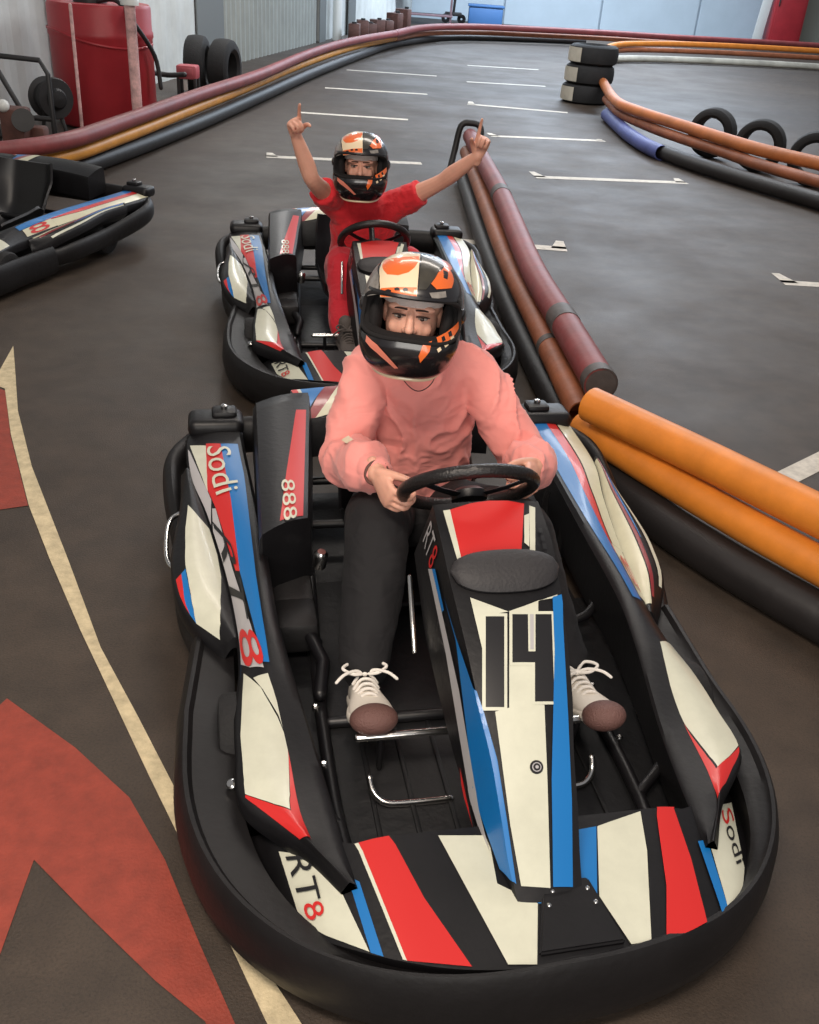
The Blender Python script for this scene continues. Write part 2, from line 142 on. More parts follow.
 ('podR', 'cream', [(1.2, 0.5163), (1.2683, 0.5551), (1.3367, 0.5938), (1.405, 0.6325), (1.4733, 0.6557), (1.5417, 0.6488), (1.61, 0.642), (1.6783, 0.6352), (1.7467, 0.6283), (1.815, 0.6215), (1.8833, 0.6147), (1.9517, 0.6078), (2.02, 0.601), (2.02, 0.96), (1.9517, 0.96), (1.8833, 0.96), (1.815, 0.96), (1.7467, 0.96), (1.6783, 0.96), (1.61, 0.96), (1.5417, 0.96), (1.4733, 0.96), (1.405, 0.96), (1.3367, 0.96), (1.2683, 0.96), (1.2, 0.96)]),
 ('guardR', 'cream', [(0.97, 0.04), (1.0325, 0.04), (1.095, 0.04), (1.1575, 0.04), (1.22, 0.04), (1.2825, 0.04), (1.345, 0.04), (1.4075, 0.04), (1.47, 0.04), (1.5325, 0.04), (1.595, 0.04), (1.6575, 0.04), (1.72, 0.04), (1.72, 0.5), (1.6575, 0.5), (1.595, 0.5), (1.5325, 0.5), (1.47, 0.5), (1.4075, 0.5), (1.345, 0.5), (1.2825, 0.5), (1.22, 0.5), (1.1575, 0.5), (1.095, 0.5), (1.0325, 0.5), (0.97, 0.5)]),
 ('guardR', 'maroon', [(1.0, 0.54), (1.06, 0.54), (1.12, 0.54), (1.18, 0.54), (1.24, 0.54), (1.3, 0.54), (1.36, 0.54), (1.42, 0.54), (1.48, 0.54), (1.54, 0.54), (1.6, 0.54), (1.66, 0.54), (1.72, 0.54), (1.72, 0.66), (1.66, 0.66), (1.6, 0.66), (1.54, 0.66), (1.48, 0.66), (1.42, 0.66), (1.36, 0.66), (1.3, 0.66), (1.24, 0.66), (1.18, 0.66), (1.12, 0.66), (1.06, 0.66), (1.0, 0.66)]),
 ('guardR', 'blue', [(1.25, 0.68), (1.2892, 0.68), (1.3283, 0.68), (1.3675, 0.68), (1.4067, 0.68), (1.4458, 0.68), (1.485, 0.68), (1.5242, 0.68), (1.5633, 0.68), (1.6025, 0.68), (1.6417, 0.68), (1.6808, 0.68), (1.72, 0.68), (1.72, 0.83), (1.6808, 0.83), (1.6417, 0.83), (1.6025, 0.83), (1.5633, 0.83), (1.5242, 0.8188), (1.485, 0.8018), (1.4458, 0.7849), (1.4067, 0.7679), (1.3675, 0.7509), (1.3283, 0.7339), (1.2892, 0.717), (1.25, 0.7)]),
 ('guardR', 'white', [(1.05, 0.87), (1.1058, 0.87), (1.1617, 0.87), (1.2175, 0.87), (1.2733, 0.87), (1.3292, 0.87), (1.385, 0.87), (1.4408, 0.87), (1.4967, 0.87), (1.5525, 0.87), (1.6083, 0.87), (1.6642, 0.87), (1.72, 0.87), (1.72, 1.0), (1.6642, 1.0), (1.6083, 1.0), (1.5525, 1.0), (1.4967, 1.0), (1.4408, 1.0), (1.385, 1.0), (1.3292, 1.0), (1.2733, 1.0), (1.2175, 1.0), (1.1617, 1.0), (1.1058, 1.0), (1.05, 1.0)]),
]
TEXTS = [
 ('podR', 'red', '8', [(.99, .92), (1.15, .92), (1.15, .47), (.99, .47)]),
 ('front', 'black', 'RT', [(-0.4863, 0.7304), (-0.4667, 0.275), (-0.4284, 0.3853), (-0.4402, 0.7932)]),
 ('front', 'red', '8', [(-0.4643, 0.2603), (-0.4545, 0.1186), (-0.4224, 0.2565), (-0.4286, 0.3757)]),
 ('podL', 'black', 'RT', [(1.4474, 0.9374), (1.0076, 1.0), (0.9533, 0.5354), (1.2984, 0.6627)]),
 ('podL', 'red', '8', [(0.9587, 1.0), (0.8006, 0.9032), (0.7644, 0.0797), (0.9034, 0.3574)]),
 ('podL', 'white', 'Sodi', [(1.8795, 0.6239), (1.5586, 0.6748), (1.576, 0.154), (1.8644, 0.1694)]),
 ('front', 'red', 'S', [(0.4621, 0.7533), (0.4519, 0.6098), (0.5024, 0.5401), (0.5114, 0.711)]),
 ('front', 'black', 'odi', [(0.4483, 0.5945), (0.428, 0.2325), (0.4591, 0.1904), (0.4978, 0.5268)]),
 ('cover', 'white', '888', [(0.4246, 0.2895), (0.4693, 0.0), (0.7574, 0.0), (0.6956, 0.2649)]),
]
HELMET = [
 ('hcream', [(-102.0, 52.0), (-106.0, 60.0), (-110.0, 68.0), (-104.0, 80.0), (3.7, 86.0), (2.4, 66.1), (3.0, 50.5), (3.4, 39.4), (3.8, 29.8), (4.1, 21.0), (-4.5, 20.1), (-13.2, 18.8), (-22.3, 17.4), (-32.7, 15.6), (-36.5, 24.5), (-45.6, 34.0), (-66.0, 46.1)]),
 ('horange', [(-63.6, 46.9), (-75.5, 52.2), (-44.7, 64.3), (-2.0, 75.0), (2.2, 64.8), (-3.9, 51.6), (-9.9, 44.6), (-21.0, 39.3), (-35.9, 37.8)]),
 ('horange', [(-34.9, 23.3), (-15.9, 27.9), (-6.5, 29.3), (3.1, 30.4), (3.8, 21.2), (-7.6, 19.9), (-19.2, 18.2), (-32.4, 16.0)]),
 ('hblack', [(-28.6, 22.6), (-25.6, 24.1), (-22.1, 23.8), (-21.7, 21.3), (-27.0, 20.4)]),
 ('hblack', [(-19.6, 26.1), (-17.0, 27.4), (-14.1, 27.1), (-13.7, 24.9), (-18.4, 24.1)]),
 ('hblack', [(-11.0, 27.0), (-8.6, 28.6), (-5.4, 27.9), (-5.4, 25.4), (-9.7, 24.7)]),
 ('hgrey', [(-94.0, 36.0), (-102.0, 48.0), (-75.2, 44.6), (-48.8, 35.3), (-39.2, 26.2), (-34.9, 17.9), (-73.0, 7.1), (-82.0, 22.0)]),
 ('holive', [(9.1, 77.2), (110.0, 72.0), (36.9, 53.0), (20.0, 37.7), (13.0, 29.2), (5.1, 28.5), (4.9, 38.7), (4.7, 50.7)]),
 ('horange', [(81.8, 68.3), (118.0, 57.3), (64.4, 51.7), (57.3, 41.5), (45.3, 32.3), (24.3, 30.3), (18.4, 35.4), (31.3, 48.0)]),
 ('hblack', [(43.0, 51.7), (51.8, 49.4), (42.6, 40.8), (36.8, 42.2)]),
 ('hgrey', [(16.0, 26.4), (34.9, 28.9), (34.8, 23.4), (19.1, 21.4)]),
 ('horange', [(26.1, -11.9), (37.9, -7.8), (57.7, -0.7), (59.0, -7.4), (45.4, -12.7), (28.1, -17.6)]),
 ('hblack', [(30.8, -11.9), (34.0, -10.6), (35.4, -14.1), (31.8, -15.2)]),
 ('hblack', [(38.7, -8.6), (43.0, -7.3), (44.2, -11.4), (39.5, -12.0)]),
 ('horange', [(14.6, -16.9), (21.8, -14.7), (20.4, -21.6), (14.2, -31.3), (11.8, -26.1)]),
 ('hcream', [(26.5, -19.9), (29.5, -18.4), (30.9, -20.3), (27.9, -22.0)]),
 ('hcream', [(32.9, -16.7), (36.7, -15.2), (38.3, -17.4), (34.5, -19.0)]),
 ('hcream', [(40.6, -12.8), (45.6, -11.4), (46.7, -14.4), (42.3, -15.8)]),
 ('hpink', [(-37.1, -18.5), (-24.1, -22.2), (-17.6, -27.1), (-11.4, -32.7), (-4.8, -39.0), (-8.4, -39.7), (-16.5, -33.3), (-24.5, -27.9), (-36.3, -22.2)]),
]
PAINT = [
 ('cream', [(-1.968, 4.281), (-1.861, 4.032), (-1.668, 3.578), (-1.431, 3.112), (-1.088, 2.522), (-0.847, 2.099), (-0.67, 1.842), (-0.518, 1.615), (-0.377, 1.381), (-0.257, 1.208), (-0.134, 1.056), (-0.066, 0.962), (-0.119, 0.949), (-0.198, 1.051), (-0.377, 1.329), (-0.578, 1.631), (-0.817, 1.998), (-0.925, 2.163), (-1.144, 2.514), (-1.335, 2.833), (-1.609, 3.358), (-1.807, 3.785), (-1.836, 3.802), (-1.779, 3.283), (-1.856, 3.455), (-1.911, 3.985)]),
 ('red', [(-1.772, 3.267), (-1.827, 3.781), (-1.798, 3.765), (-1.607, 3.349), (-1.338, 2.833), (-1.42, 2.792), (-1.539, 2.747)]),
 ('red', [(-1.02, 1.865), (-0.787, 1.71), (-0.609, 1.565), (-0.481, 1.398), (-0.358, 1.2), (-0.258, 1.046), (-0.187, 0.944), (-0.244, 0.94), (-0.312, 1.042), (-0.424, 1.114), (-0.595, 1.242), (-0.761, 1.372), (-0.742, 1.143), (-0.748, 0.902), (-0.8, 0.899), (-1.022, 1.348), (-1.091, 1.637)]),
]
PIPES = {
 'centre_top': [(0.297, 9.378, 0.31), (0.39, 8.101, 0.31), (0.48, 6.853, 0.31), (0.562, 5.162, 0.31), (0.656, 4.221, 0.31), (0.723, 3.554, 0.31)],
 'centre_mid': [(0.272, 9.27, 0.2), (0.366, 7.657, 0.2), (0.479, 5.677, 0.2), (0.572, 4.62, 0.2), (0.654, 3.665, 0.2), (0.664, 3.527, 0.2)],
 'centre_base': [(0.248, 8.884, 0.09), (0.355, 6.981, 0.09), (0.47, 5.37, 0.09), (0.575, 4.307, 0.09), (0.68, 3.507, 0.09)],
 'near_top': [(0.652, 3.324, 0.32), (0.811, 3.142, 0.32), (0.984, 2.942, 0.32), (1.138, 2.754, 0.32), (1.3, 2.557, 0.32), (1.442, 2.375, 0.32)],
 'near_mid': [(0.647, 3.408, 0.2), (0.842, 3.106, 0.2), (1.007, 2.87, 0.2), (1.155, 2.667, 0.2), (1.313, 2.466, 0.2), (1.452, 2.281, 0.2)],
 'near_base': [(0.692, 3.3659999999999997, 0.09), (0.8799999999999999, 2.9699999999999998, 0.09), (1.039, 2.7239999999999998, 0.09), (1.187, 2.5359999999999996, 0.09), (1.345, 2.3489999999999998, 0.09), (1.487, 2.182, 0.09)],
 'left_top': [(-4.3, 6.45, 0.33), (-3.55, 6.72, 0.33), (-2.915, 7.47, 0.33), (-2.718, 8.712, 0.33), (-2.515, 10.674, 0.33), (-2.252, 12.774, 0.33), (-2.029, 15.846, 0.33), (-1.667, 18.492, 0.33), (-1.011, 21.137, 0.33)],
 'left_mid': [(-4.3, 6.45, 0.21), (-3.55, 6.72, 0.21), (-2.95, 7.523, 0.21), (-2.736, 8.739, 0.21), (-2.571, 10.445, 0.21), (-2.358, 12.66, 0.21), (-2.122, 15.426, 0.21), (-1.691, 18.796, 0.21), (-1.04, 21.82, 0.21)],
 'left_base': [(-4.3, 6.45, 0.09), (-3.55, 6.72, 0.09), (-3.004, 7.629, 0.09), (-2.751, 8.753, 0.09), (-2.504, 10.577, 0.09), (-2.271, 12.86, 0.09), (-1.924, 16.268, 0.09), (-1.288, 20.963, 0.09), (-0.963, 22.535, 0.09)],
 'isl_top': [(2.32, 15.057, 0.3), (2.192, 12.944, 0.3), (2.344, 12.069, 0.3), (2.642, 11.237, 0.3), (2.904, 10.506, 0.3), (3.154, 9.92, 0.3), (3.546, 9.36, 0.3), (3.92, 8.863, 0.3)],
 'isl_mid': [(2.257, 14.168, 0.19), (2.245, 12.834, 0.19), (2.437, 11.813, 0.19), (2.647, 11.147, 0.19), (2.92, 10.467, 0.19), (3.149, 9.802, 0.19), (3.501, 9.131, 0.19), (3.831, 8.546, 0.19)],
 'isl_base': [(2.412, 10.96, 0.09), (2.618, 10.406, 0.09), (2.917, 9.796, 0.09), (3.444, 8.875, 0.09), (3.769, 8.304, 0.09)],
 'isl_blue': [(2.202, 13.57, 0.1), (2.232, 12.097, 0.1), (2.305, 11.296, 0.1), (2.408, 10.839, 0.1)],
 'islf_top': [(3.145, 21.086, 0.33), (3.985, 23.348, 0.33), (6.151, 25.085, 0.33), (9.114, 26.039, 0.33), (11.122, 26.099, 0.33)],
 'islf_mid': [(3.121, 21.207, 0.21), (4.012, 23.384, 0.21), (6.079, 24.658, 0.21), (8.972, 25.511, 0.21), (10.943, 25.565, 0.21)],
 'islf_base': [(2.958, 20.29, 0.1), (3.657, 22.506, 0.1), (5.916, 23.852, 0.1), (8.699, 24.6, 0.1), (10.605, 24.648, 0.1)],
 'far_top': [(-1.011, 21.137, 0.33), (-0.47, 23.558, 0.33), (0.555, 25.082, 0.33), (1.778, 25.759, 0.33), (3.827, 26.586, 0.33), (5.918, 27.035, 0.33), (9.825, 28.164, 0.33), (11.993, 28.235, 0.33)],
 'far_mid': [(-1.04, 21.82, 0.21), (-0.469, 23.884, 0.21), (0.571, 25.331, 0.21), (1.806, 25.969, 0.21), (3.869, 26.747, 0.21), (5.971, 27.168, 0.21), (9.878, 28.222, 0.21), (12.054, 28.288, 0.21)],
 'far_base': [(-0.963, 22.535, 0.09), (-0.131, 24.812, 0.09), (0.834, 25.792, 0.09), (2.368, 26.677, 0.09), (3.564, 27.193, 0.09)],
}
# ------------------------------------------------------------------ materials
def lin(c):
    return tuple(((v/255)/12.92 if v/255 <= .04045 else ((v/255+.055)/1.055)**2.4) for v in c) + (1,)
def mat(name, rgb, rough=.5, metal=0., spec=.5, coat=0., bump=None, var=None, bscale=200):
    """plain procedural material: rgb in sRGB 0..255; bump=(scale, strength), var=(scale, amount) = mottled colour"""
    m = bpy.data.materials.new(name); m.use_nodes = True
    nt = m.node_tree; b = nt.nodes['Principled BSDF']
    c = lin(rgb)
    b.inputs['Base Color'].default_value = c
    b.inputs['Roughness'].default_value = rough
    b.inputs['Metallic'].default_value = metal
    b.inputs['Specular IOR Level'].default_value = spec
    b.inputs['Coat Weight'].default_value = coat
    b.inputs['Coat Roughness'].default_value = .08
    tc = nt.nodes.new('ShaderNodeTexCoord')
    if var:
        n = nt.nodes.new('ShaderNodeTexNoise'); n.inputs['Scale'].default_value = var[0]; n.inputs['Detail'].default_value = 6
        n.inputs['Roughness'].default_value = .65
        nt.links.new(tc.outputs['Object'], n.inputs['Vector'])
        r = nt.nodes.new('ShaderNodeValToRGB')
        r.color_ramp.elements[0].position = .32; r.color_ramp.elements[1].position = .68
        k = var[1]
        r.color_ramp.elements[0].color = tuple(v*(1-k) for v in c[:3]) + (1,)
        r.color_ramp.elements[1].color = tuple(min(1, v*(1+k*.6)) for v in c[:3]) + (1,)
        nt.links.new(n.outputs['Fac'], r.inputs['Fac']); nt.links.new(r.outputs['Color'], b.inputs['Base Color'])
    if bump:
        n2 = nt.nodes.new('ShaderNodeTexNoise'); n2.inputs['Scale'].default_value = bump[0]; n2.inputs['Detail'].default_value = 5
        nt.links.new(tc.outputs['Object'], n2.inputs['Vector'])
        bp = nt.nodes.new('ShaderNodeBump'); bp.inputs['Strength'].default_value = bump[1]; bp.inputs['Distance'].default_value = .01
        nt.links.new(n2.outputs['Fac'], bp.inputs['Height']); nt.links.new(bp.outputs['Normal'], b.inputs['Normal'])
    return m
M = {}
M['black'] = mat('black plastic', (18,17,19), .42, spec=.35, bump=(60,.08), var=(9,.25))
M['frame'] = mat('black painted steel', (17,16,19), .42)
M['rubber'] = mat('bumper rubber', (19,17,18), .5, spec=.35, bump=(35,.15), var=(5,.35))
M['tyre'] = mat('tyre rubber', (22,21,22), .8, bump=(70,.4), var=(8,.3))
M['tray'] = mat('floor tray', (12,12,15), .55, bump=(30,.3), var=(7,.4))
M['pad'] = mat('dark padding', (40,38,40), .6, bump=(120,.2))
M['seat'] = mat('seat plastic', (14,13,15), .4)
M['blue'] = mat('blue sticker', (17,104,170), .36, coat=.12)
M['red'] = mat('red sticker', (190,36,34), .34, coat=.12)
M['white'] = mat('white sticker', (196,196,178), .34, coat=.12, var=(14,.07))
M['cream'] = mat('cream sticker', (198,194,168), .34, coat=.12, var=(14,.07))
M['grey'] = mat('pale grey sticker', (168,165,166), .3, coat=.3)
M['maroon'] = mat('maroon sticker', (128,36,40), .3, coat=.3)
M['dark'] = mat('black sticker', (26,25,27), .35)
M['chrome'] = mat('bare steel', (205,203,200), .22, metal=1.)
M['alu'] = mat('cast metal', (36,35,36), .5, metal=.3, bump=(40,.2))
M['grip'] = mat('wheel grip', (26,23,23), .33, bump=(160,.3))
STICK = ['black','blue','red','white','cream','grey','maroon','dark']

# ------------------------------------------------------------------ object helpers
def link(name, bm, mats, parent=None, smooth=True, angle=40):
    bmesh.ops.recalc_face_normals(bm, faces=bm.faces[:])
    me = bpy.data.meshes.new(name); bm.to_mesh(me); bm.free()
    if not isinstance(mats, (list, tuple)): mats = [mats]
    for m in mats: me.materials.append(m)
    if smooth:
        for p in me.polygons: p.use_smooth = True
        me.set_sharp_from_angle(angle=math.radians(angle))
    o = bpy.data.objects.new(name, me); COL.objects.link(o)
    if parent: o.parent = parent
    return o
def empty(name, loc=(0,0,0), rz=0):
    o = bpy.data.objects.new(name, None); COL.objects.link(o)
    o.location = loc; o.rotation_euler = (0,0,rz); o.empty_display_size = .2
    return o
def tag(o, label=None, cat=None, group=None, kind=None):
    if label: o['label'] = label
    if cat: o['category'] = cat
    if group: o['group'] = group
    if kind: o['kind'] = kind
    return o
def dup(o, parent=None):
    c = o.copy(); COL.objects.link(c)
    if parent: c.parent = parent
    for ch in list(o.children): dup(ch, c)
    return c
def resample(pts, n):
    """Catmull-Rom through pts, n points per span; pts may hold extra numbers (radii)"""
    P = [list(p) for p in pts]; out = []
    for i in range(len(P) - 1):
        a = P[max(i-1, 0)]; b = P[i]; c = P[i+1]; d = P[min(i+2, len(P)-1)]
        for k in range(n):
            t = k / n
            out.append([.5*((2*b[j]) + (-a[j]+c[j])*t + (2*a[j]-5*b[j]+4*c[j]-d[j])*t*t + (-a[j]+3*b[j]-3*c[j]+d[j])*t**3) for j in range(len(b))])
    out.append(P[-1]); return out
def tube(bm, pts, rad=None, n=14, closed=False, cap='round', up=None, mi=0, hollow=0):
    """sweep; a point is (x,y,z), (x,y,z,r) or (x,y,z,ra,rb): ra across 'up', rb along 'up'"""
    P = [V(p[:3]) for p in pts]
    R = [((p[3], p[3]) if len(p) == 4 else (p[3], p[4])) if len(p) > 3 else (rad, rad) for p in pts]
    m = len(P); rings = []
    T = []
    for i in range(m):
        if closed: t = P[(i+1) % m] - P[i-1]
        else: t = P[min(i+1, m-1)] - P[max(i-1, 0)]
        T.append(t.normalized() if t.length > 1e-9 else V((0,0,1)))
    u0 = V(up) if up else (V((0,0,1)) if abs(T[0].z) < .9 else V((0,1,0)))
    u = (u0 - T[0]*u0.dot(T[0])).normalized()
    seq = []
    for i in range(m):
        uu = (V(up) if up else u)
        u = uu - T[i]*uu.dot(T[i])
        u = u.normalized() if u.length > 1e-6 else V((0,1,0))
        seq.append((P[i], T[i], u, R[i]))
    if cap == 'round' and not closed:
        def capseq(s, sg):
            p, t, uu, r = s; rr = min(r)
            return [(p + t*sg*rr*math.sin(a), t, uu, (r[0]*math.cos(a), r[1]*math.cos(a))) for a in (math.radians(30), math.radians(60), math.radians(82))]
        seq = capseq(seq[0], -1)[::-1] + seq + capseq(seq[-1], 1)
    for p, t, uu, r in seq:
        s = t.cross(uu)
        rings.append([bm.verts.new(p + s*(r[0]*math.cos(2*PI*k/n)) + uu*(r[1]*math.sin(2*PI*k/n))) for k in range(n)])
    def bridge(a, b):
        for k in range(n):
            f = bm.faces.new((a[k], a[(k+1) % n], b[(k+1) % n], b[k])); f.material_index = mi
    for i in range(len(rings)-1): bridge(rings[i], rings[i+1])
    if closed: bridge(rings[-1], rings[0])
    elif hollow:
        # open pipe ends: an inner wall a short way in, then a disc
        for ring, s, sg in ((rings[0], seq[0], 1), (rings[-1], seq[-1], -1)):
            p, t, uu, r = s; sd = t.cross(uu); k1 = 1 - hollow
            a = [bm.verts.new(p + sd*(r[0]*k1*math.cos(2*PI*k/n)) + uu*(r[1]*k1*math.sin(2*PI*k/n))) for k in range(n)]
            b = [bm.verts.new(p + t*sg*r[0]*2.5 + sd*(r[0]*k1*math.cos(2*PI*k/n)) + uu*(r[1]*k1*math.sin(2*PI*k/n))) for k in range(n)]
            bridge(ring, a); bridge(a, b); f = bm.faces.new(b); f.material_index = mi
    else:
        for ring in (rings[0], rings[-1]):
            f = bm.faces.new(ring); f.material_index = mi
    return rings
def ball(bm, c, r, seg=20, rings=14, rot=None, mi=0):
    r = (r, r, r) if not isinstance(r, (tuple, list)) else r
    mtx = Matrix.Translation(V(c)) @ (rot.to_4x4() if rot else Matrix()) @ Matrix.Diagonal((r[0], r[1], r[2], 1))
    g = bmesh.ops.create_uvsphere(bm, u_segments=seg, v_segments=rings, radius=1, matrix=mtx)
    for v in g['verts']:
        for f in v.link_faces: f.material_index = mi
    return g['verts']
def box(bm, c, s, bev=0., rot=None, mi=0, seg=2):
    mtx = Matrix.Translation(V(c)) @ (rot.to_4x4() if rot else Matrix()) @ Matrix.Diagonal((s[0], s[1], s[2], 1))
    g = bmesh.ops.create_cube(bm, size=1, matrix=mtx)
    es = list({e for v in g['verts'] for e in v.link_edges})
    fs = {f for v in g['verts'] for f in v.link_faces}
    for f in fs: f.material_index = mi
    if bev: bmesh.ops.bevel(bm, geom=es, offset=bev, segments=seg, affect='EDGES', profile=.5, material=mi)
def lathe(bm, prof, axis_o, axis_d, n=32, mi=0, closed=True):
    """prof [(r, h)]: ring radius and height along axis; closed joins last to first (a tyre-like ring)"""
    d = V(axis_d).normalized(); a = d.orthogonal().normalized(); b = d.cross(a); o = V(axis_o)
    rings = [[bm.verts.new(o + d*h + (a*math.cos(2*PI*k/n) + b*math.sin(2*PI*k/n))*max(r, 1e-4)) for k in range(n)] for r, h in prof]
    m = len(rings)
    for i in range(m if closed else m-1):
        p, q = rings[i], rings[(i+1) % m]
        for k in range(n):
            f = bm.faces.new((p[k], p[(k+1) % n], q[(k+1) % n], q[k])); f.material_index = mi
    if not closed:
        for r in (rings[0], rings[-1]):
            f = bm.faces.new(r); f.material_index = mi
def grid_surface(bm, f, us, vs, mi=0):
    g = [[bm.verts.new(f(u, v)) for v in vs] for u in us]
    for i in range(len(us)-1):
        for j in range(len(vs)-1):
            q = bm.faces.new((g[i][j], g[i+1][j], g[i+1][j+1], g[i][j+1])); q.material_index = mi
    return g
def span(a, b, n): return [a + (b-a)*i/(n-1) for i in range(n)]
def strip(bm, rows, mi=0, closed_u=False):
    """loft rows of points"""
    g = [[bm.verts.new(p) for p in r] for r in rows]
    for i in range(len(g)-1):
        n = len(g[i])
        for j in range(n if closed_u else n-1):
            q = bm.faces.new((g[i][j], g[i][(j+1) % n], g[i+1][(j+1) % n], g[i+1][j])); q.material_index = mi
    return g

# ------------------------------------------------------------------ stickers that follow a surface
def clip(poly, k, lim, keep_less):
    out = []
    for i in range(len(poly)):
        a, b = poly[i-1], poly[i]
        ia = (a[k] <= lim) if keep_less else (a[k] >= lim); ib = (b[k] <= lim) if keep_less else (b[k] >= lim)
        if ia != ib:
            t = (lim - a[k]) / (b[k] - a[k]); out.append((a[0]+(b[0]-a[0])*t, a[1]+(b[1]-a[1])*t))
        if ib: out.append(b)
    return out
def surf_normal(f, s, t, e=(1e-3, 1e-3), out=V((0,0,1))):
    p = V(f(s, t)); a = V(f(s+e[0], t)) - V(f(s-e[0], t)); b = V(f(s, t+e[1])) - V(f(s, t-e[1]))
    n = a.cross(b)
    if n.length < 1e-12: return out
    n.normalize()
    o = out(p) if callable(out) else out
    return n if n.dot(o) >= 0 else -n
def decal(bm, f, poly, mi, cell, off=.0012, out=V((0,0,1)), eps=(1e-3, 1e-3)):
    """lay polygon (s,t) on surface f, cut into cells so that it follows the curve"""
    tris = [poly]
    if len(poly) > 3:
        tri = geometry.tessellate_polygon([[V((p[0], p[1], 0)) for p in poly]])
        tris = [[poly[i] for i in t] for t in tri]
    vm = {}
    def vert(p):
        k = (round(p[0], 4), round(p[1], 4))
        if k not in vm: vm[k] = bm.verts.new(V(f(*p)) + surf_normal(f, p[0], p[1], eps, out)*off)
        return vm[k]
    for T in tris:
        s0 = math.floor(min(p[0] for p in T)/cell[0]); s1 = math.ceil(max(p[0] for p in T)/cell[0])
        t0 = math.floor(min(p[1] for p in T)/cell[1]); t1 = math.ceil(max(p[1] for p in T)/cell[1])
        for i in range(s0, max(s1, s0+1)):
            a = clip(clip(T, 0, i*cell[0], False), 0, (i+1)*cell[0], True)
            if len(a) < 3: continue
            for j in range(t0, max(t1, t0+1)):
                b = clip(clip(a, 1, j*cell[1], False), 1, (j+1)*cell[1], True)
                vs = []
                for p in b:
                    v = vert(p)
                    if v not in vs: vs.append(v)
                if len(vs) < 3: continue
                try: q = bm.faces.new(vs)
                except ValueError: continue
                q.material_index = mi
                q.normal_update()
                o = out(q.calc_center_median()) if callable(out) else out
                if q.normal.dot(o) < 0: q.normal_flip()
_glyph = {}
def text_tris(s):
    """triangles of a word, scaled to a unit box"""
    if s in _glyph: return _glyph[s]
    cu = bpy.data.curves.new('txt', 'FONT'); cu.body = s; cu.resolution_u = 3
    ob = bpy.data.objects.new('txt', cu); COL.objects.link(ob)
    dg = bpy.context.evaluated_depsgraph_get(); dg.update()
    me = bpy.data.meshes.new_from_object(ob.evaluated_get(dg))
    bpy.data.objects.remove(ob); bpy.data.curves.remove(cu)
    me.calc_loop_triangles()
    xs = [v.co.x for v in me.vertices]; ys = [v.co.y for v in me.vertices]
    x0, x1, y0, y1 = min(xs), max(xs), min(ys), max(ys)
    T = [[((me.vertices[i].co.x-x0)/(x1-x0), (me.vertices[i].co.y-y0)/(y1-y0)) for i in t.vertices] for t in me.loop_triangles]
    bpy.data.meshes.remove(me); _glyph[s] = T
    return T
def text_decal(bm, f, s, quad, mi, cell, off=.0022, out=V((0,0,1)), eps=(1e-3,1e-3)):
    (a, b, c, d) = quad
    for T in text_tris(s):
        P = []
        for u, v in T:
            P.append(tuple((a[k]*(1-u)+b[k]*u)*(1-v) + (d[k]*(1-u)+c[k]*u)*v for k in (0, 1)))
        decal(bm, f, P, mi, cell, off, out, eps)
def stickers(bm, name, cell, out, eps=(1e-3, 1e-3)):
    f = SURF[name][0]; lay = 0
    for n, c, poly in DECALS:
        if n != name: continue
        lay += 1
        decal(bm, f, poly, STICK.index('dark' if c == 'black' else c), cell, .0010 + .00025*lay, out, eps)
    for n, c, t, quad in TEXTS:
        if n == name: text_decal(bm, f, t, quad, STICK.index('dark' if c == 'black' else c), cell, .0055, out, eps)

